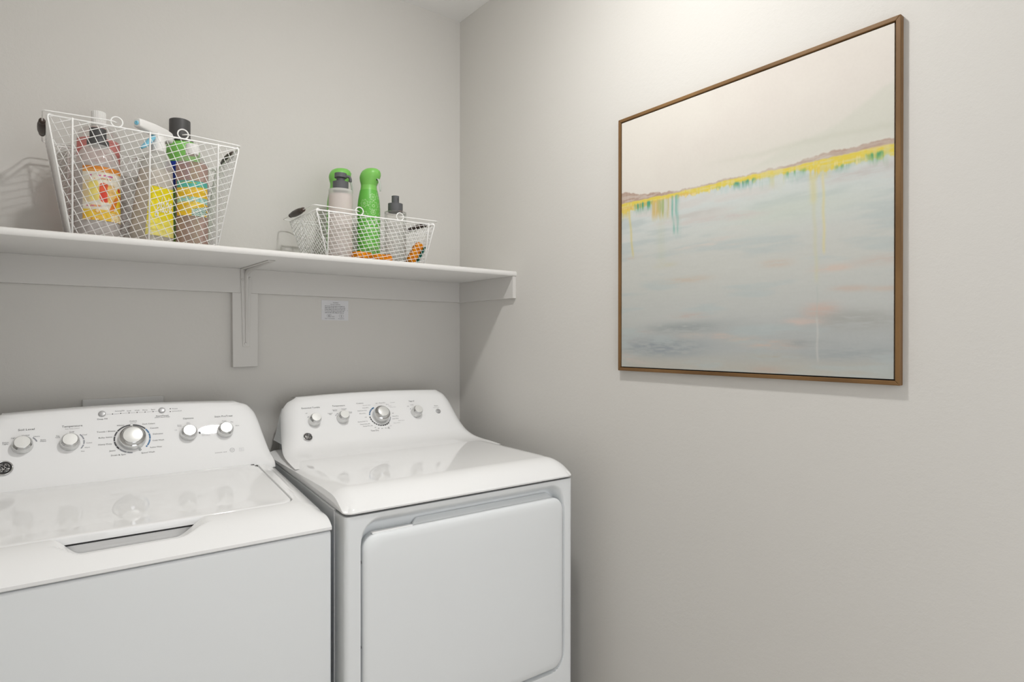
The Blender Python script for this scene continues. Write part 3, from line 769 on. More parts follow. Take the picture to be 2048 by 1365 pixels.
# ------------------------------------------------------------------ framed painting on the right wall
PY0, PY1, PZ0, PZ1 = -1.5622, -.8460, 1.2120, 1.9187      # right / left edge as seen, bottom, top
pic = thing('framed_painting', 'square abstract painting of a pale lake under a cream sky in a thin oak frame', 'painting', (0, (PY0+PY1)/2, (PZ0+PZ1)/2))
cy, cz = (PY0+PY1)/2, (PZ0+PZ1)/2; W2, H2 = (PY1-PY0)/2, (PZ1-PZ0)/2
fw, dep = .0088, .0145
for nm, q in (('top', [(-W2,H2),(W2,H2),(W2-fw,H2-fw),(-W2+fw,H2-fw)]), ('bottom', [(-W2,-H2),(W2,-H2),(W2-fw,-H2+fw),(-W2+fw,-H2+fw)]),
              ('side', [(-W2,-H2),(-W2,H2),(-W2+fw,H2-fw),(-W2+fw,-H2+fw)]), ('side', [(W2,-H2),(W2,H2),(W2-fw,H2-fw),(W2-fw,-H2+fw)])):
    mb = MB(); mb.hexa([(0, a, b) for a, b in q]+[(-dep, a, b) for a, b in q])
    mb.build('frame_rail', FRAMEW, pic, bevel=.0012, seg=2, smooth=False)
MB().box(-.004, 0, -W2+fw, W2-fw, -H2+fw, H2-fw).build('frame_backing', DARKGAP, pic, smooth=False)
# painted canvas: the painting's own picture, plus some light falloff in the water's colour
NXc, NZc = 430, 430
cw, chh = W2-fw-.0028, H2-fw-.0028
U, V = np.meshgrid(np.linspace(0,1,NXc), np.linspace(0,1,NZc))      # U: left->right as seen, V: top->bottom
def S(c): return np.array(c, float)
def lerp(A, B, t): return A*(1-t[...,None])+B*t[...,None]
img = np.zeros((NZc, NXc, 3))
def poly(xs_, ys_): return np.interp(U[0], xs_, ys_)
def C(r, g, b): return np.array([r, g, b], float)
n_big = vnoise((NZc,NXc), (5,4), 11, 4); n_hor = vnoise((NZc,NXc), (34,5), 12, 4); n_fine = vnoise((NZc,NXc), (160,26), 13, 3); n_ver = vnoise((NZc,NXc), (8,120), 14, 3)
n_edge = vnoise((NZc,NXc), (3,60), 15, 3); n_edge2 = vnoise((NZc,NXc), (2,26), 16, 3)
# sky
img[:] = C(232,227,219)
img = lerp(img, np.broadcast_to(C(226,219,212), img.shape), sstep(.25,.75,n_big)*.7)
img = lerp(img, np.broadcast_to(C(219,217,207), img.shape), sstep(.10,.33,V)*.75*sstep(-.2,.9,U))
hz1 = poly([0,.1,.31,.45,.607,.756,1], [.253,.250,.262,.262,.272,.268,.285])
hz2 = poly([0,.5,.7,.85,.93,1], [.33,.32,.262,.232,.186,.15])
img = lerp(img, np.broadcast_to(C(213,214,202), img.shape), sstep(0,.02,V-hz2[None,:]-.01*(n_edge2-.5))*.55*sstep(.33,.30,V))
img = lerp(img, np.broadcast_to(C(208,208,195), img.shape), np.exp(-((V-hz1[None,:]-.012*(n_edge2-.5))/.009)**2)*.5*sstep(.3,.75,U))
# water: darkens downward, partly its own paint, partly painted-in light falloff
water = np.zeros_like(img); water[:] = C(201,206,204)
water = lerp(water, np.broadcast_to(C(192,192,186), img.shape), sstep(.40,.62,V)*.8)
water = lerp(water, np.broadcast_to(C(186,188,185), img.shape), sstep(.62,.80,V)*.9)
water = lerp(water, np.broadcast_to(C(174,177,176), img.shape), sstep(.78,.88,V+.08*(n_big-.5)))
water = lerp(water, np.broadcast_to(C(180,178,170), img.shape), sstep(.92,.99,V))
water = lerp(water, np.broadcast_to(C(204,200,196), img.shape), sstep(.5,.72,n_hor)*sstep(.62,.42,V)*.75)
water = lerp(water, np.broadcast_to(C(176,186,186), img.shape), sstep(.52,.75,1-n_hor)*.55)
water = lerp(water, np.broadcast_to(C(192,200,188), img.shape), np.exp(-((U-.70)/.22)**2-((V-.47)/.05)**2)*.6)
water += (n_fine-.5)[...,None]*4
water += 13
img = np.where((V > .345)[...,None], water, img)
rs_ = np.random.RandomState(5)
def stroke(u, v, wu, wv, col, a, tilt=0.0):
    d = np.exp(-(np.abs((U-u)/wu)**2.6)-(np.abs((V-v-tilt*(U-u))/wv)**2.2))
    k = np.clip(d*a*(.35+1.2*sstep(.35,.62,n_fine*.55+n_hor*.45)), 0, 1)
    return lerp(img, np.broadcast_to(C(*col), img.shape), k)
for u, v, wu, wv, col, a in ((.36,.549,.085,.006,(222,212,204),.9),(.46,.534,.05,.006,(214,208,202),.8),(.52,.559,.05,.004,(214,207,200),.7),(.66,.64,.05,.012,(208,197,186),.7),(.835,.672,.055,.010,(214,200,190),.85),(.97,.66,.07,.014,(206,196,188),.7),
        (.885,.737,.05,.009,(205,193,184),.75),(.985,.743,.05,.008,(205,195,186),.7),(.31,.668,.10,.012,(206,196,184),.7),(.22,.605,.05,.010,(206,204,188),.6),(.80,.80,.05,.022,(212,190,180),.75),(.755,.832,.06,.010,(214,198,190),.9),(.33,.80,.07,.010,(200,190,184),.65),
        (.335,.873,.06,.012,(200,196,190),.75),(.455,.876,.04,.010,(204,194,186),.8),(.54,.888,.06,.014,(200,194,186),.6),(.66,.905,.09,.013,(206,192,182),.85),(.02,.962,.06,.016,(206,196,188),.8),(.10,.980,.05,.008,(200,194,186),.6),(.63,.99,.06,.012,(196,184,174),.7),(.645,.945,.09,.012,(188,180,168),.6),(.12,.86,.05,.009,(198,194,190),.6),
        (.06,.56,.05,.006,(206,198,188),.6),(.07,.90,.06,.016,(186,188,188),.7),(.2,.92,.18,.030,(160,167,171),.8),(.30,.845,.16,.020,(166,171,171),.6),(.9,.93,.16,.025,(172,177,178),.6),(.9,.83,.12,.03,(176,176,172),.6),(.45,.46,.16,.012,(210,204,200),.7),(.35,.43,.12,.012,(206,204,200),.7),(.92,.40,.12,.015,(204,199,196),.6),(.75,.90,.08,.012,(170,174,174),.6)):
    img = stroke(u, v, wu, wv, col, a, rs_.uniform(-.03,.03))
# shore: ridge, yellow bank, teal reeds and drips
bt = poly([0,.026,.081,.171,.256,.31,.437,.541,.633,.709,.78,.838,.889,.93,.97,1], [.285,.287,.304,.317,.326,.330,.328,.330,.328,.327,.321,.317,.320,.321,.319,.319])
yt = poly([0,.096,.171,.242,.31,.437,.541,.633,.709,.847,1], [.331,.332,.333,.336,.335,.335,.334,.335,.337,.337,.337])
yb_ = poly([0,.058,.134,.171,.242,.31,.375,.437,.553,.659,.733,.756,.812,.847,.889,.94,1], [.368,.363,.362,.353,.350,.353,.357,.354,.355,.355,.356,.360,.376,.370,.366,.367,.370])
thick = sstep(0,.010,yt-bt)
e1 = (n_edge-.5)*.012
k = sstep(-.002,.004,V-bt[None,:]-e1)*sstep(.003,-.002,V-yt[None,:]-.4*e1)*(.62+.38*sstep(.35,.6,n_fine))
img = lerp(img, np.broadcast_to(C(176,148,132), img.shape), k*(.60+.35*n_ver)*(1-.35*sstep(.2,.6,U)))
img = lerp(img, np.broadcast_to(C(186,160,146), img.shape), k*sstep(.55,.75,n_hor)*.8*sstep(.5,.9,U))
k = sstep(-.003,.003,V-yt[None,:]-.5*e1)*sstep(.006,-.004,V-yb_[None,:]-(n_ver-.5)*.018)
img = lerp(img, np.broadcast_to(C(229,208,92), img.shape), k*(.60+.40*sstep(.36,.6,n_fine*.6+n_ver*.4)))
img = lerp(img, np.broadcast_to(C(226,190,120), img.shape), k*sstep(.58,.75,n_hor)*.7)
img = lerp(img, np.broadcast_to(C(236,224,178), img.shape), k*sstep(.56,.7,n_ver)*sstep(.345,.358,V)*.8)
def reeds(u0, u1, v0, v1, col, a):
    Un = U+(n_big-.5)*.05+(n_ver-.5)*.02; kk = sstep(u0-.012,u0+.014,Un)*sstep(u1+.012,u1-.014,Un)*sstep(v0-.004,v0+.006,V+(n_ver-.5)*.012)*sstep(v1+.012,v1-.026,V+(n_ver-.5)*.05)
    return lerp(img, np.broadcast_to(C(*col), img.shape), np.clip(kk*a*(.15+.95*sstep(.38,.66,n_ver)), 0, 1))
for r_ in ((.08,.165,.345,.385,(92,164,134),1.0),(.42,.49,.350,.362,(100,172,168),.95),(.50,.585,.348,.375,(84,156,140),1.0),(.69,.76,.352,.376,(96,166,136),1.0),(.845,.88,.366,.386,(98,160,128),1.0),(.885,.92,.360,.376,(150,180,120),.8),(.93,.972,.352,.386,(106,168,118),1.0),(.60,.64,.352,.392,(150,192,176),.6),
          (.255,.287,.345,.50,(124,182,168),.75),(.165,.25,.350,.43,(214,186,118),.8),(.20,.24,.350,.42,(150,186,140),.6),(.0,.06,.355,.40,(226,200,96),.7),(.64,.69,.352,.40,(206,204,150),.5),(.77,.83,.358,.395,(226,200,90),.8)):
    img = reeds(*r_)
def drip(u0, u1, v0, v1, w, col, a):
    uc = u0+(u1-u0)*np.clip((V-v0)/(v1-v0),0,1)+.0012*np.sin(V*60)
    kk = np.exp(-((U-uc)/w)**2)*sstep(v0-.005,v0+.01,V)*sstep(v1+.006,v1-.02,V)
    return lerp(img, np.broadcast_to(C(*col), img.shape), kk*a*.62)
for d_ in ((.040,.060,.37,.56,.005,(226,206,120),.85),(.777,.776,.375,.47,.010,(228,214,140),.7),(.776,.788,.40,.715,.006,(210,208,176),.7),(.806,.810,.375,.63,.004,(228,214,150),.85),(.789,.789,.72,.84,.003,(188,196,190),.7),(.789,.791,.82,.962,.003,(212,212,206),.95),(.197,.2,.40,.60,.02,(200,204,178),.35)):
    img = drip(*d_)
img += (vnoise((NZc,NXc), (200,200), 21, 1)-.5)[...,None]*2
alb = sl(np.clip(img,0,255))*.86
mb = MB(); mb.grid([[(-.0122, (cw-2*cw*u), (chh-2*chh*v)) for u in np.linspace(0,1,NXc)] for v in np.linspace(0,1,NZc)])
nv = len(mb.v); mb.c = np.concatenate([alb.reshape(-1,3), np.tile(alb[0,0],(4,1))])
mb.add([(-.004,cw,chh),(-.004,-cw,chh),(-.004,-cw,-chh),(-.004,cw,-chh)], [])
a_, b_, c_, d_ = 0, NXc-1, NXc*NZc-1, NXc*(NZc-1)
mb.f += [(a_,b_,nv+1,nv), (b_,c_,nv+2,nv+1), (c_,d_,nv+3,nv+2), (d_,a_,nv,nv+3)]
mb.build('canvas', PAINTED, pic, smooth=False, colors=mb.c, recalc=False)
# ------------------------------------------------------------------ wire baskets
FZ = ST
def clip_line(p, d, poly_):
    t0, t1 = -1e9, 1e9; n = len(poly_)
    for i in range(n):
        ax, ay = poly_[i]; bx_, by_ = poly_[(i+1) % n]
        nx, ny = -(by_-ay), (bx_-ax)          # inward normal for counter-clockwise order
        den = nx*d[0]+ny*d[1]; num = nx*(ax-p[0])+ny*(ay-p[1])
        if abs(den) < 1e-9:
            if num > 0: return None
            continue
        t = num/den
        if den > 0: t0 = max(t0, t)
        else: t1 = min(t1, t)
    return (t0, t1) if t1-t0 > .004 else None
def wire_face(Q, fams, r, ofs=.0009):
    """Q: bottom-left, bottom-right, top-right, top-left (3D, seen from outside); fams: (angle, spacing)"""
    A = [Vector(q) for q in Q]; e1 = (A[1]-A[0]).normalized(); nrm = e1.cross(A[3]-A[0]).normalized(); e2 = nrm.cross(e1)
    P2 = [((q-A[0]).dot(e1), (q-A[0]).dot(e2)) for q in A]; mb = MB()
    cx = sum(p[0] for p in P2)/4; cy_ = sum(p[1] for p in P2)/4
    for fi, (ang, sp) in enumerate(fams):
        d = (math.cos(ang), math.sin(ang)); nn = (-d[1], d[0])
        for k in range(-60, 61):
            p = (cx+nn[0]*sp*(k+.3), cy_+nn[1]*sp*(k+.3)); c = clip_line(p, d, P2)
            if not c: continue
            off = nrm*(ofs if fi else -ofs)
            q0 = A[0]+e1*(p[0]+d[0]*c[0])+e2*(p[1]+d[1]*c[0])+off; q1 = A[0]+e1*(p[0]+d[0]*c[1])+e2*(p[1]+d[1]*c[1])+off
            mb.tube([q0, q1], r, 6)
    return mb
def grip(mb, c, axis_len, r, M):
    prof = [(r*.42,-.5),(r*.62,-.5),(r*.70,-.46),(r*.62,-.42),(r*.60,-.40),(r*.80,-.34),(r*.96,-.2),(r,0),(r*.96,.2),(r*.80,.34),(r*.60,.40),(r*.62,.42),(r*.70,.46),(r*.62,.5),(r*.42,.5)]
    mb.lathe([(a, z*axis_len) for a, z in prof], 24, M)
def basket(name_label, x0, x1, xt0, xt1, yb0, yb1, yt0, yt1, zr, fams, wr, vert, side_vert, rings, hxs, hz, hy):
    """base x0..x1, yb0(front)..yb1(back); rim xt0..xt1, yt0..yt1 at height zr"""
    zb = FZ+.0022
    t = thing('wire_basket', name_label, 'basket', ((x0+x1)/2, (yb0+yb1)/2, FZ), 0, 'wire baskets on the shelf')
    off = Vector((-(x0+x1)/2, -(yb0+yb1)/2, -FZ)); M = Matrix.Translation(off)
    B = [(x0,yb0,zb),(x1,yb0,zb),(x1,yb1,zb),(x0,yb1,zb)]; T_ = [(xt0,yt0,zr),(xt1,yt0,zr),(xt1,yt1,zr),(xt0,yt1,zr)]
    for i in range(4):
        j = (i+1) % 4
        wire_face([B[i],B[j],T_[j],T_[i]], fams, wr).xf(M).build('mesh_side', WIRE, t)
    wire_face([B[3],B[2],B[1],B[0]], fams, wr).xf(M).build('mesh_floor', WIRE, t)
    R = .0021
    MB().tube([p for a, b in zip(T_, T_[1:]+T_[:1]) for p in (Vector(a).lerp(Vector(b), .015), Vector(a).lerp(Vector(b), .985))], R, 8, closed=True).xf(M).build('rim', WIRE, t)
    MB().tube([p for a, b in zip(B, B[1:]+B[:1]) for p in (Vector(a).lerp(Vector(b), .015), Vector(a).lerp(Vector(b), .985))], R, 8, closed=True).xf(M).build('base_frame', WIRE, t)
    cen = Vector(((x0+x1)/2, (yb0+yb1)/2, 0))
    for i in range(4):
        a, b = Vector(B[i]), Vector(T_[i]); o = Vector((b.x-cen.x, b.y-cen.y, 0)).normalized()
        inn = Vector((-o.x, -o.y, 0))*.012
        MB().tube([a]+arc(a.lerp(b,.97), b+Vector((0,0,.006)), b+inn+Vector((0,0,.003)), 6), R, 8).xf(M).build('corner_post', WIRE, t)
    def upright(pa, pb, inn):
        MB().tube([pa]+arc(Vector(pa).lerp(Vector(pb),.97), Vector(pb)+Vector((0,0,.005)), Vector(pb)+Vector(inn)+Vector((0,0,.001)), 5), R*.95, 8).xf(M).build('upright_wire', WIRE, t)
    e = .0026
    for xb, xt in vert:
        upright((xb,yb0-e,zb), (xt,yt0-e,zr), (0,.006,0)); upright((xb,yb1+e,zb), (xt,yt1+e,zr), (0,-.006,0))
    for fy in side_vert:
        yb_ = yb0+(yb1-yb0)*fy; yt_ = yt0+(yt1-yt0)*fy
        upright((x0-e,yb_,zb), (xt0-e,yt_,zr), (.006,0,0)); upright((x1+e,yb_,zb), (xt1+e,yt_,zr), (-.006,0,0))
    # ring eyes on the front and back rims and the two folded bail handles
    rr = .0118
    for xr, hx in zip(rings, hxs):
        for y in (yt0, yt1):
            MB().tube([(xr+rr*math.cos(a), y, zr+rr*.98+rr*math.sin(a)) for a in np.linspace(0, 2*PI, 25)[:-1]], .0017, 8, closed=True).xf(M).build('ring_eye', WIRE, t)
        sg = 1 if hx > xr else -1
        xe = xr+sg*rr*.75; ze = zr+rr*1.0; ya, yb2 = yt0-.002, hy
        h = MB(); c = .012
        def side(y): return [(xe-sg*.010, y+.006*(1 if y == ya else -1), ze-.001), (xe-sg*.002, y+.001, ze), (xe+sg*.008, y, ze)]
        pts = side(ya)+[Vector((hx-sg*c, ya, hz))]+arc((hx-sg*c*.9,ya,hz),(hx,ya,hz),(hx,ya+c,hz),5)+arc((hx,yb2-c,hz),(hx,yb2,hz),(hx-sg*c*.9,yb2,hz),5)+[Vector((hx-sg*c*2.5, yb2, hz))]+list(reversed(side(yt1)))
        bail = h.tube(pts, .0014, 8).xf(M).build('bail_handle', WIRE, t)
        g = MB(); mid = (ya+yb2)/2+.004
        grip(g, None, .118, .0098, M @ Matrix.Translation((hx, mid, hz)) @ Matrix.Rotation(PI/2, 4, 'X'))
        o = g.build('wooden_grip', GRIPW, bail); o['label'] = 'dark brown turned wooden grip'
    return t
LF = ((math.radians(-64.5), .0156), (math.radians(25.5), .0149))
RF = ((math.radians(-60), .0142), (math.radians(13), .0112))
basket('tall white wire basket of cleaning bottles, left end of the shelf', -1.252, -.9425, -1.2955, -.8955, -.303, -.088, -.326, -.062, 1.798, LF, .00085,
       [(-1.2495,-1.2498),(-1.0972,-1.0975),(-.9455,-.9462)], (), (-1.1655,-1.0263), (-1.3040,-.8915), 1.8062, -.050)
basket('low white wire basket with green spray bottles and sponges, near the corner', -.646, -.3275, -.6868, -.3005, -.295, -.105, -.316, -.082, 1.6685, RF, .00085,
       [(-.6470,-.6510),(-.3262,-.3222)], (.52,), (-.5570,-.4240), (-.6955,-.2880), 1.6812, -.040)

# ------------------------------------------------------------------ bottles
BZ = FZ+.0045
def bt_root(name, label, cat, x, y, rz=0, group=None): return thing(name, label, cat, (x, y, BZ), rz, group)
def sm(prof, n=5): return [(max(float(a), .0002), float(b)) for a, b in cr(prof, n)]
def label_patch(parent, name, a0, a1, z0, z1, rfun, colfun, na=90, nz=110, material=None, lift=.0006, lab=None, curve=0.0):
    A = np.linspace(a0, a1, na); Z = np.linspace(z0, z1, nz); mb = MB(); rows = []
    for z in Z:
        rows.append([(rfun(a, z)[0], rfun(a, z)[1], z) for a in A])
    mb.grid(rows); u, v = np.meshgrid(np.linspace(0,1,na), np.linspace(1,0,nz))
    o = mb.build(name, material or LABELM, parent, colors=sl(np.clip(colfun(u, v),0,255)).reshape(-1,3)*.9)
    if lab: o['label'] = lab
    return o
def cyl(r): return lambda a, z: ((r+.0006)*math.cos(a), (r+.0006)*math.sin(a))
def mix(img_, col, k): return lerp(img_, np.broadcast_to(C(*col), img_.shape), np.clip(k,0,1))
def ribbed_cap(parent, r, z0, z1, name='cap', ribs=24):
    mb = MB(); G = []
    for z, k in ((z0,.97),(z0+.002,1),(z1-.0025,1),(z1-.0008,.975),(z1,.92)):
        G.append([((r*k*(1+.025*(1 if i % 4 < 3 else -1.4)))*math.cos(2*PI*i/(ribs*4)), (r*k*(1+.025*(1 if i % 4 < 3 else -1.4)))*math.sin(2*PI*i/(ribs*4)), z) for i in range(ribs*4)])
    mb.grid(G, wrap=True); n = ribs*4; mb.f.append(tuple(4*n+i for i in range(n))); mb.f.append(tuple(range(n-1,-1,-1)))
    return mb.build(name, WHITEP, parent, angle=30)
def lq(name, tint, haze_col, haze): return clear_mat(name, tint, haze_col, haze, gloss=.03)

# left basket: tall jug with reddish liquid
j = bt_root('jug', 'clear jug of reddish liquid with white ribbed cap, behind the fruit-label bottle', 'bottle', -1.1885, -.135)
MB().lathe(sm([(.040,0),(.046,.004),(.0475,.02),(.0475,.235),(.0475,.265),(.044,.283),(.034,.296),(.020,.303),(.0148,.307),(.0148,.312)]), 48).build('bottle_body', CLEARP, j)
o = MB().lathe(sm([(.038,.003),(.0445,.007),(.0460,.02),(.0460,.235),(.0460,.258),(.0458,.2655)]), 48).build('liquid', lq('red_liquid', (.96,.74,.72), (.98,.36,.34), .55), j); o['label'] = 'reddish liquid'
ribbed_cap(j, .0158, .306, .3425)
MB().lathe([(.0158,.300),(.0165,.301),(.0165,.304),(.0150,.305)], 32).build('cap_ring', WHITEP, j)

# front bottle with fruit label and dark cap
j = bt_root('soap_bottle', 'clear bottle with orange and yellow fruit label and black cap, in the tall basket', 'bottle', -1.1960, -.232)
prof = [(.040,0),(.0445,.004),(.0455,.015),(.0455,.165),(.0445,.185),(.0400,.205),(.0310,.221),(.0235,.2275),(.0220,.230)]
MB().lathe(sm(prof), 48).build('bottle_body', FROST, j)
o = MB().lathe(sm([(.038,.003),(.0430,.006),(.0440,.016),(.0440,.165),(.0436,.178)]), 48).build('liquid', lq('pinkish_liquid', (.96,.93,.925), (.74,.64,.63), .52), j); o['label'] = 'pale pinkish liquid'
MB().lathe(sm([(.0222,.229),(.0228,.231),(.0228,.240),(.0214,.2435),(.0180,.2445),(.0175,.247),(.0175,.268),(.0168,.2705),(.012,.2712),(.0004,.2714)],4), 40).build('cap', GREYP, j)
def fruit(u, v):
    im = np.zeros(u.shape+(3,)); im[:] = C(233,225,208)
    w = vnoise(u.shape, (10,10), 31, 3); w2 = vnoise(u.shape, (40,8), 32, 2)
    im = mix(im, (224,140,50), sstep(.115,.100,v+.02*u)*1.0); im = mix(im, (238,205,150), sstep(.02,.0,abs(v-.075))*(w2 > .5)*.8)
    im = mix(im, (205,90,150), (abs(v-.165+.03*(u-.5)) < .013)*(u > .15)*(u < .62)*(vnoise(u.shape,(6,34),33,1) > .42)*1.0)
    im = mix(im, (222,150,90), (abs(v-.225+.03*(u-.5)) < .010)*(u > .15)*(u < .60)*(vnoise(u.shape,(6,36),34,1) > .45)*.9)
    def pop(cu, cv, hu, hv, tilt, col, a=1):
        du = (u-cu)-tilt*(v-cv); return mix(im, col, sstep(1.12,.9, (abs(du)/hu)**3+(abs(v-cv)/hv)**4)*a)
    im = pop(.13,.47,.13,.20,.0,(222,198,150),.9); im = pop(.24,.45,.10,.19,.05,(238,220,120),.95); im = pop(.44,.48,.10,.18,.03,(226,92,56)); im = pop(.43,.56,.07,.08,.03,(222,66,56),.8)
    im = pop(.60,.50,.10,.18,.02,(236,196,120),.95); im = pop(.86,.58,.17,.24,-.1,(240,206,54)); im = pop(.66,.68,.06,.16,-.55,(228,130,50)); im = pop(.83,.38,.06,.04,0,(222,80,46)); im = pop(.93,.60,.03,.12,.1,(214,52,44)); im = pop(.84,.49,.12,.012,0,(214,60,46))
    im = mix(im, (226,140,70), sstep(.03,.0,abs(v-.735))*(u < .36)*(u > .05)*.85); im = mix(im, (246,238,222), sstep(.022,.012,abs(v-.738))*(u < .42)*(u > .02)*(vnoise(u.shape,(5,20),36,1) > .4)); im = mix(im, (214,110,160), (abs(v-.738) < .008)*(u < .40)*(u > .04)*(vnoise(u.shape,(5,30),37,1) > .5))
    im = mix(im, (240,200,70), sstep(.79,.81,v)*1.0); im = mix(im, (226,150,50), sstep(.79,.81,v)*sstep(.5,.62,w)*.8); im = mix(im, (250,238,190), sstep(.83,.84,v)*sstep(.58,.60,u)); im = mix(im, (224,150,60), (v > .84)*(u > .6)*(np.sin(v*210) > .35)*(vnoise(u.shape,(4,40),38,1) > .35)*.75)
    im = mix(im, (246,236,200), (w > .68)*(v > .80)*.8)
    return im
label_patch(j, 'front_label', math.radians(-93.5-41), math.radians(-93.5+88), .042, .171, cyl(.0458), fruit, lab='orange, yellow and red fruit label')

# trigger spray bottle with yellow label
SPX, SPY = -1.0735, -.235
j = bt_root('trigger_spray_bottle', 'clear spray bottle with yellow label and white-and-blue trigger head', 'spray bottle', SPX, SPY)
ang0 = math.radians(-58)
def spr(z):     # half size and sideways shift at height z
    zs_ = [0,.004,.02,.165,.205,.226,.238,.244]; hs_ = [.040,.0465,.0485,.0385,.0345,.0270,.0175,.0155]; sh = [-.010,-.010,-.010,-.0010,.0025,.0045,.006,.006]
    return np.interp(z, zs_, hs_), np.interp(z, zs_, sh)
def sq(a, h, k=5.0):
    c, s = math.cos(a-ang0), math.sin(a-ang0); r = h/((abs(c)**k+abs(s)**k)**(1/k)); return r*.84
def spr_pt(a, z, lift=0):
    h, sx = spr(z); k = 5 if z < .2 else max(2, 5-3*(z-.2)/.03); r = sq(a, h, k)+lift
    if z > .2: r = r+(h-r)*min(1, (z-.2)/.035)
    return (sx+r*math.cos(a), r*math.sin(a))
def loft(zs_, sc, lo=0, n=56):
    mb = MB(); G = []
    for z in zs_:
        G.append([(spr_pt(2*PI*i/n, z)[0]*1.0+(spr(z)[1]-spr_pt(2*PI*i/n, z)[0])*(1-sc), spr_pt(2*PI*i/n, z)[1]*sc, z+lo) for i in range(n)])
    mb.grid(G, wrap=True); m_ = len(G); mb.f.append(tuple((m_-1)*n+i for i in range(n))); mb.f.append(tuple(range(n-1,-1,-1))); return mb
loft([0,.004,.012,.02]+list(np.linspace(.04,.2,14))+list(np.linspace(.206,.244,10)), 1).build('bottle_body', FROST, j)
o = loft([.004,.008,.02]+list(np.linspace(.04,.19,12)), .95).build('liquid', lq('cloudy_liquid', (.98,.95,.91), (.95,.83,.71), .55), j); o['label'] = 'cloudy beige liquid'
def yellow(u, v):
    im = np.zeros(u.shape+(3,)); im[:] = C(240,222,30); im = mix(im, (240,226,96), sstep(.55,.75,v)); im = mix(im, (236,224,130), sstep(.78,.95,v))
    return im
lab_f = lambda a, z: spr_pt(a, z, .0010)
yl = label_patch(j, 'front_label', math.radians(-113), math.radians(-20), .018, .142, lab_f, yellow, lab='yellow label with white script')
mk = MB(); vs, fs, w, h = text_shape('glade', .35)
def onlab(a, b):
    an = math.radians(-60+a/.046*60); z = .092+b*1.0+a*.10; x, y = spr_pt(an, z, .0018); return (x, y, z)
mk.add([onlab(p/w*.050, q/h*.052) for p, q in vs], fs); o = mk.build('label_script', WHITEP, yl, smooth=False, recalc=False); o['label'] = 'white script lettering'
def lilac(u, v):
    im = np.zeros(u.shape+(3,)); im[:] = C(196,194,204); im = mix(im, (176,206,204), sstep(.70,.74,v)); return im
label_patch(j, 'back_label', math.radians(75), math.radians(165), .150, .205, lambda a, z: spr_pt(a, z, .0008), lilac, 30, 30, lab='pale lilac back label')
HX, HY = .006, 0.0
MB().lathe(sm([(.0160,.238),(.0172,.240),(.0172,.256),(.0150,.259),(.0150,.262)],3), 36, Matrix.Translation((HX,HY,0))).build('collar', WHITEP, j)
# head: barrel from the nozzle down to the collar
A_ = Vector((-1.1195-SPX, -.277-SPY, 1.8315-BZ)); B_ = Vector((-1.0365-SPX, -.198-SPY, 1.8300-BZ)); d = (B_-A_).normalized(); sd = Vector((d.y,-d.x,0)).normalized(); up = sd.cross(d)
if up.z < 0: up = -up
mb = MB(); G = []
for t, w, hu, hd in ((0,.0085,.0100,.0085),(.02,.0100,.0118,.0100),(.10,.0108,.0130,.0112),(.45,.0120,.0165,.0130),(.80,.0130,.0165,.0165),(.96,.0122,.0135,.0165),(1.0,.0105,.0110,.0140)):
    c = A_.lerp(B_, t)
    G.append([tuple(c+sd*(w*(abs(math.cos(q))**.55)*(1 if math.cos(q) >= 0 else -1))+up*((hu if math.sin(q) >= 0 else hd)*(abs(math.sin(q))**.55)*(1 if math.sin(q) >= 0 else -1))) for q in np.linspace(0, 2*PI, 29)[:-1]])
mb.grid(G, wrap=True); n = 28; mb.f.append(tuple(range(n-1,-1,-1))); mb.f.append(tuple(6*n+i for i in range(n)))
hd_ = mb.build('spray_head', WHITEP, j, angle=50)
G = []
for z, cx_, cy_, w, l in ((.258,HX,HY,.0135,.0135),(.268,HX+.002,HY+.002,.0120,.0150),(.278,HX+.004,HY+.004,.0112,.0190),(.288,HX+.004,HY+.004,.0105,.0215)):
    G.append([tuple(Vector((cx_,cy_,z))+sd*(w*math.cos(q))+d*(l*math.sin(q))) for q in np.linspace(0, 2*PI, 25)[:-1]])
MB().grid(G, wrap=True).build('head_neck', WHITEP, hd_)
BLUE = mat('light_blue_plastic', (.20,.52,.68), .35)
Mn = Matrix((sd, up, -d)).transposed().to_4x4(); Mn.translation = A_
MB().lathe([(.0052,-.002),(.0052,.0020),(.0042,.0030),(.0016,.0030),(.0016,.0022),(.0003,.0022)], 24, Mn).build('nozzle', BLUE, hd_)
T0 = A_.lerp(B_, .50)-up*.012; T1 = A_.lerp(B_, .37)-up*.031; T2 = A_.lerp(B_, .24)-up*.047; T3 = A_.lerp(B_, .13)-up*.057
mb = MB(); G = []
for c, w, th in ((T0,.0065,.0050),(A_.lerp(B_,.45)-up*.020,.0080,.0055),(T1,.0090,.0056),(T2,.0082,.0046),(T3,.0055,.0030)):
    G.append([tuple(c+sd*(w*math.cos(q))+(d*.80-up*.60)*(th*math.sin(q))) for q in np.linspace(0, 2*PI, 21)[:-1]])
mb.grid(G, wrap=True); mb.f.append(tuple(range(19,-1,-1))); mb.f.append(tuple(80+i for i in range(20)))
mb.build('trigger', BLUE, hd_)

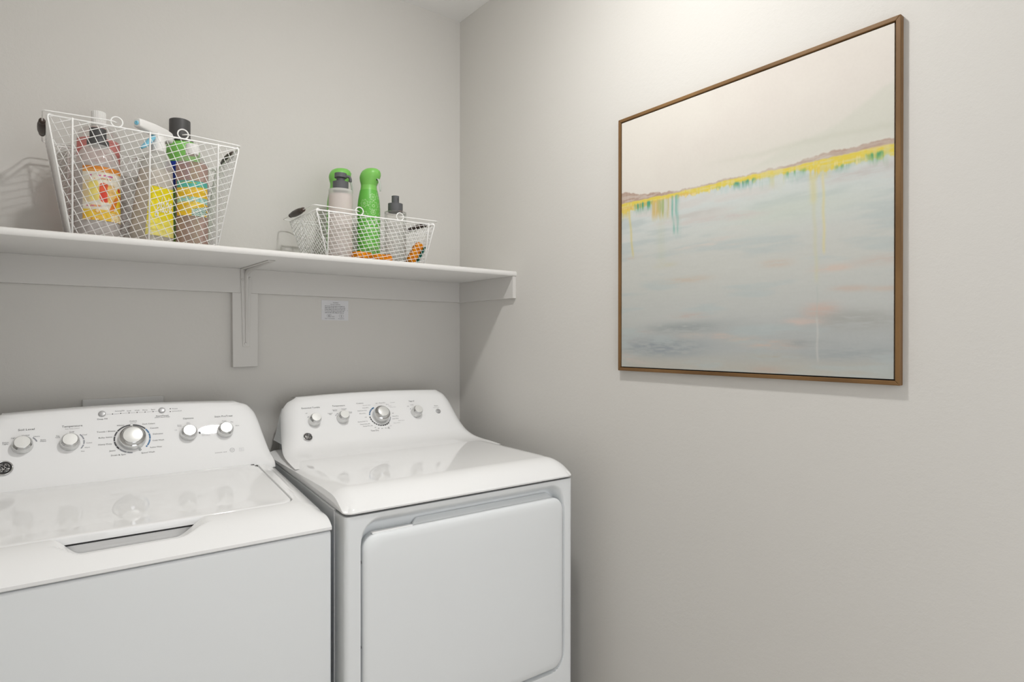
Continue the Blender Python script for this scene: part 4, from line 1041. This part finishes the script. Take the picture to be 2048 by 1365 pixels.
# green refill bottle with a charcoal cap
j = bt_root('refill_bottle', 'bright green bottle with wide dark grey cap at the back of the tall basket', 'bottle', -.9960, -.135)
MB().lathe(sm([(.036,0),(.0415,.004),(.0425,.015),(.0425,.255),(.0420,.272),(.0385,.292),(.0335,.3000),(.030,.3015)]), 44).build('bottle_body', GREENP, j)
MB().lathe(sm([(.0345,.299),(.0350,.301),(.0335,.3055),(.0285,.312),(.0265,.316),(.0262,.320),(.0262,.356),(.0252,.3605),(.020,.3622),(.0004,.3626)],4), 44, Matrix.Translation((-.007,-.002,0))).build('cap', GREYP, j)
def bl(u, v):
    im = np.zeros(u.shape+(3,)); im[:] = C(24,60,170); im = mix(im, (20,120,190), sstep(.55,.5,abs(u-.5))*0); return im
label_patch(j, 'blue_label', math.radians(-170), math.radians(-75), .165, .240, cyl(.0428), bl, 24, 12, lab='deep blue label band')

# right bottle with teal and yellow label
j = bt_root('soap_bottle', 'amber-filled clear bottle with teal and yellow lemon label and white ribbed cap', 'bottle', -.9905, -.240)
MB().lathe(sm([(.034,0),(.0382,.004),(.0390,.015),(.0390,.200),(.0375,.216),(.0310,.231),(.0215,.2395),(.0160,.2430),(.0148,.246)]), 48).build('bottle_body', CLEARP, j)
o = MB().lathe(sm([(.032,.003),(.0368,.007),(.0376,.016),(.0376,.200),(.0366,.2135)]), 48).build('liquid', lq('amber_liquid', (.96,.86,.82), (.80,.56,.50), .50), j); o['label'] = 'amber pink liquid'
ribbed_cap(j, .0152, .2445, .2715)
def lemon(u, v):
    im = np.zeros(u.shape+(3,)); im[:] = C(240,196,50); arcv = .06*(2*u-1)**2*0
    w = vnoise(u.shape, (30,30), 41, 2); w2 = vnoise(u.shape, (14,14), 42, 2)
    im = mix(im, (96,190,176), sstep(.205,.195,v+.07*abs(u-.15)**1.5)); im = mix(im, (190,200,90), (abs(v-.06) < .022)*(u > .06)*(u < .72)*(vnoise(u.shape,(4,44),43,1) > .45)*.9); im = mix(im, (176,204,110), (abs(v-.15) < .018)*(u > .70)*(vnoise(u.shape,(4,44),44,1) > .45)*.9)
    for q in (.235,.275,.32): im = mix(im, (250,232,150), (abs(v-q) < .011)*(u < (.95 if q < .3 else .42))*(vnoise(u.shape,(4,50),int(q*1000),1) > .42)*.8)
    im = mix(im, (160,212,200), sstep(.455,.465,v)*sstep(.655,.645,v+.06*np.sin(u*3))); im = mix(im, (216,232,222), (v > .46)*(v < .64)*(w > .6)*.8); im = mix(im, (232,196,60), (v > .47)*(v < .64)*(w2 > .70))
    lem = ((u-.48-.5*(.74-v))/.22)**2+((v-.74+.35*(u-.48))/.065)**2; im = mix(im, (246,214,80), sstep(1.1,.9,lem)); im = mix(im, (226,190,140), sstep(.5,.3,((u-.38)/.10)**2+((v-.75)/.05)**2)*.8); im = mix(im, (150,205,190), sstep(.12,.04,abs(lem-1.25))*(u < .6))
    str_ = (v-.68 > .30*(.95-u))*(u > .48)*(v > .68); im = mix(im, (232,236,226), str_); im = mix(im, (60,140,126), str_*(np.sin((v*1.0+u*.38+.02*np.sin(u*30))*120) > .1))
    im = mix(im, (240,190,50), sstep(.9,.7,((u-.90)/.07)**2+((v-.955)/.04)**2)); im = mix(im, (240,190,50), sstep(.9,.7,((u-.97)/.05)**2+((v-.83)/.03)**2))
    return im
label_patch(j, 'front_label', math.radians(-100-61), math.radians(-100+62), .078, .168, cyl(.0392), lemon, lab='teal and yellow lemon label')

# right basket: two green daisy sprayers
def green_spray(label, x, y, facing, sc=1.0, hmax=.315):
    j = bt_root('green_spray_bottle', label, 'spray bottle', x, y, facing, 'green spray bottles in the low basket'); j.scale = (.99, .99, .965)
    prof = [(.031,0),(.0345,.003),(.0356,.012),(.0356,.165),(.0350,.190),(.0330,.212),(.0295,.232),(.0265,.246),(.0252,.258),(.0255,.263)]
    MB().lathe(sm(prof), 48).build('bottle_body', GREENP, j)
    # head: rounded cap leaning forward over the trigger (+x is forward)
    G = []
    for t, cx_, r1, r2 in ((.258,0,.0250,.0250),(.264,.001,.0262,.0262),(.274,.002,.0300,.0290),(.284,.004,.0335,.0305),(.292,.006,.0345,.0305),(.300,.008,.0330,.0290),(.307,.009,.0290,.0250),(.312,.010,.0215,.0190),(.3145,.011,.012,.011),(.3152,.011,.0015,.0015)):
        tilt = (t-.258)*.20
        G.append([(cx_+r1*math.cos(q), r2*math.sin(q), t+(r1*math.cos(q)+.004)*tilt*3.4) for q in np.linspace(0, 2*PI, 41)[:-1]])
    mb = MB().grid(G, wrap=True); mb.f.append(tuple(9*40+i for i in range(40))); hd = mb.build('spray_head', GREENP, j)
    My = Matrix.Translation((.0405,0,.3015)) @ Matrix.Rotation(PI/2, 4, 'Y')
    MB().lathe([(.0036,-.004),(.0036,.0008),(.0022,.0012),(.0014,.0004),(.0003,.0004)], 20, My).build('nozzle', GREENP, hd)
    MB().lathe([(.0052,-.006),(.0052,.0004),(.0044,.0006)], 20, Matrix.Translation((.0330,0,.279)) @ Matrix.Rotation(PI/2, 4, 'Y')).build('trigger_slot', BLACKP, hd)
    TR = clear_mat('clear_trigger', (.9,.92,.9), (.78,.80,.78), .62)
    mb = MB(); G = []
    for px, pz, w, th in ((.031,.281,.0045,.0030),(.0375,.2775,.0050,.0034),(.0420,.2685,.0050,.0032),(.0445,.256,.0048,.0028),(.0455,.244,.0044,.0024),(.0452,.237,.0034,.0018)):
        G.append([(px+th*math.cos(q), w*math.sin(q), pz) for q in np.linspace(0, 2*PI, 17)[:-1]])
    mb.grid(G, wrap=True); mb.f.append(tuple(range(15,-1,-1))); mb.f.append(tuple(5*16+i for i in range(16))); mb.build('trigger', TR, hd)
    return j
green_spray('green spray bottle turned sideways behind the pink pump bottle', -.5560, -.150, math.radians(-8))
g = green_spray('green spray bottle printed with white daisies, centre of the low basket', -.4745, -.200, math.radians(-62))
PR = cr([(.0356,.012),(.0356,.165),(.0350,.190),(.0330,.212),(.0295,.232),(.0268,.2445)], 8)
PZ_ = [p[1] for p in PR]; PRr = [p[0] for p in PR]
rf = lambda a, z: ((float(np.interp(z, PZ_, PRr))+.0006)*math.cos(a), (float(np.interp(z, PZ_, PRr))+.0006)*math.sin(a))
def daisies(u, v):
    # u along the circumference (0..1 over 1.35 pi), v from the top
    L1 = .0356*math.radians(230); H1 = .230; X = u*L1; Y = v*H1
    im = np.zeros(u.shape+(3,)); im[:] = C(106,186,76); k = np.zeros(u.shape)
    def daisy(cx, cy, R, n, ph, lw=.0010, inner=.25):
        dx, dy = X-cx, Y-cy; r = np.hypot(dx, dy); a = np.arctan2(dy, dx)+ph
        edge = R*(.55+.45*np.abs(np.cos(n*a/2))**.8)
        return np.maximum(sstep(lw, lw*.4, abs(r-edge)), sstep(lw, lw*.4, abs(r-R*inner)))
    mid = L1/2
    for cx, cy, R, n, ph in ((mid-.001,.026,.0115,8,.2),(mid,.055,.0165,8,.0),(mid-.001,.076,.0085,9,.3),(mid+.027,.018,.012,7,.5),(mid-.030,.048,.013,7,.4),(mid+.029,.054,.013,8,.2),(mid+.031,.084,.013,7,.1),(mid-.030,.086,.013,8,.2),(mid+.003,.140,.011,8,.1),(mid-.018,.168,.012,8,.4),(mid+.020,.170,.012,7,.3),(mid,.196,.013,8,.2),(mid-.027,.206,.010,7,.2),(mid+.028,.205,.010,8,.6),(mid-.030,.135,.012,7,.3),(mid+.030,.128,.012,8,.3)):
        k = np.maximum(k, daisy(cx, cy, R, n, ph))
    im = mix(im, (206,226,190), k*.9)
    # loopy white script across the middle
    s = (X-mid)/.022
    yy = .112+.007*np.sin(s*9)-.002*s; xx = np.abs(s) < 1.05
    im = mix(im, (232,238,222), (np.abs(Y-yy) < .0016)*xx); loop = ((X-mid-.008)/.0045)**2+((Y-.098)/.010)**2
    im = mix(im, (232,238,222), sstep(.35,.15,abs(loop-1))); im = mix(im, (232,238,222), (np.abs(Y-.127+.0008*s) < .0012)*(np.abs(s) < 1.2))
    return im
aa = math.radians(-28)
label_patch(g, 'printed_sleeve', aa-math.radians(115), aa+math.radians(115), .012, .2425, rf, daisies, 240, 250, material=PATTERN, lift=.0006, lab='green sleeve with white daisy outlines')

# pump bottle
j = bt_root('pump_bottle', 'frosted pump bottle of pale pink soap with slate grey pump', 'bottle', -.5865, -.245)
MB().lathe(sm([(.031,0),(.0345,.003),(.0354,.010),(.0354,.195),(.0348,.204),(.0310,.2085),(.0225,.2100),(.018,.2105)],4), 48).build('bottle_body', FROST, j)
o = MB().lathe(sm([(.030,.003),(.0335,.006),(.0342,.012),(.0342,.184),(.0340,.1865)],4), 48).build('liquid', lq('pink_soap', (.97,.93,.93), (.92,.77,.76), .66), j); o['label'] = 'pale pink soap'
pm = MB().lathe(sm([(.0230,.2085),(.0232,.2100),(.0232,.2335),(.0225,.2350),(.0130,.2356),(.0125,.2370),(.0125,.2480)],2), 40).build('pump_collar', GREYP2, j, angle=40)
hd = MB().lathe(sm([(.0120,.2470),(.0178,.2480),(.0180,.2500),(.0180,.2600),(.0172,.2618),(.0120,.2622),(.0004,.2622)],2), 40).build('pump_head', GREYP2, j, angle=40)
MB().tube(cr([(.010,-.006,.254),(.0215,-.010,.2535),(.0260,-.0115,.247),(.0265,-.0118,.238)],6), .0042, 12).build('spout', GREYP2, hd)

# small mist bottle
j = bt_root('mist_bottle', 'small clear mist bottle with slate grey sprayer, right side of the low basket', 'bottle', -.4010, -.240)
MB().lathe(sm([(.031,0),(.0338,.003),(.0346,.010),(.0346,.155),(.0338,.164),(.0300,.1685),(.0225,.1700),(.018,.1705)],4), 48).build('bottle_body', GLASS, j)
o = MB().lathe(sm([(.030,.003),(.0325,.006),(.0334,.012),(.0334,.118),(.0332,.120)],4), 48).build('liquid', lq('clear_liquid', (.985,.98,.98), (.8,.78,.77), .10), j); o['label'] = 'clear liquid'
MB().lathe(sm([(.0230,.1690),(.0234,.1705),(.0234,.1930),(.0226,.1948),(.0130,.1954)],2), 40).build('collar', GREYP2, j, angle=40)
sp = MB().lathe(sm([(.0116,.1950),(.0118,.1960),(.0118,.2180),(.0110,.2200),(.0004,.2204)],2), 36).build('sprayer_button', GREYP2, j, angle=40)
MB().lathe([(.0036,-.002),(.0036,.0006),(.0026,.0010),(.0022,-.0002),(.0003,-.0002)], 18, Matrix.Translation((.0036,-.0112,.2090)) @ Matrix.Rotation(math.radians(18), 4, 'Z') @ Matrix.Rotation(PI/2, 4, 'X')).build('nozzle', GREYP, sp)

# sponges
def rough_box(hx, hy, hz, amp, seed, n=14):
    bm = bmesh.new(); bmesh.ops.create_cube(bm, size=2); bmesh.ops.subdivide_edges(bm, edges=bm.edges, cuts=n, use_grid_fill=True)
    mb = MB(); off = Vector((seed*7.3, seed*1.7, seed))
    for v in bm.verts:
        p = v.co.copy(); q = Vector((p.x*hx, p.y*hy, p.z*hz))
        r = .010; inner = Vector((max(-hx+r, min(hx-r, q.x)), max(-hy+r, min(hy-r, q.y)), max(-hz+r if hz > r else 0, min(hz-r if hz > r else 0, q.z))))
        dl_ = q-inner
        rr = min(r, hz)
        if dl_.length > rr: q = inner+dl_.normalized()*rr
        nn = mnoise.noise_vector((q+off)*70)*amp+mnoise.noise_vector((q+off)*190)*amp*.6
        mb.v.append(tuple(q+nn))
    bm.verts.index_update(); mb.f = [tuple(v.index for v in f.verts) for f in bm.faces]; bm.free(); return mb
s1 = rough_box(.030, .030, .0125, .0022, 1).build('sponge', SPONGE, None); s1.location = (-.531, -.262, BZ+.0130); s1.rotation_euler = (0,0,math.radians(12))
s1['label'] = 'flat orange sponge lying in front of the daisy bottle, left one'; s1['category'] = 'sponge'; s1['group'] = 'sponges in the low basket'
s2 = rough_box(.031, .029, .0115, .0022, 2).build('sponge', SPONGE, None); s2.location = (-.4645, -.266, BZ+.0120); s2.rotation_euler = (0,0,math.radians(-7))
s2['label'] = 'flat orange sponge lying next to the mist bottle foot'; s2['category'] = 'sponge'; s2['group'] = 'sponges in the low basket'
t = thing('sponge', 'orange sponge with dark green scouring side, leaning upright in the low basket', 'sponge', (-.3365,-.250,BZ+.0395), 0, 'sponges in the low basket')
t.rotation_euler = (math.radians(0), math.radians(27), math.radians(-18))
rough_box(.0140, .029, .036, .0018, 3).build('sponge_body', SPONGE, t)
o = rough_box(.0030, .0295, .0355, .0006, 4, 12).xf(Matrix.Translation((.0170,0,0))).build('scouring_pad', SCOUR, t); o['label'] = 'dark green scouring pad'
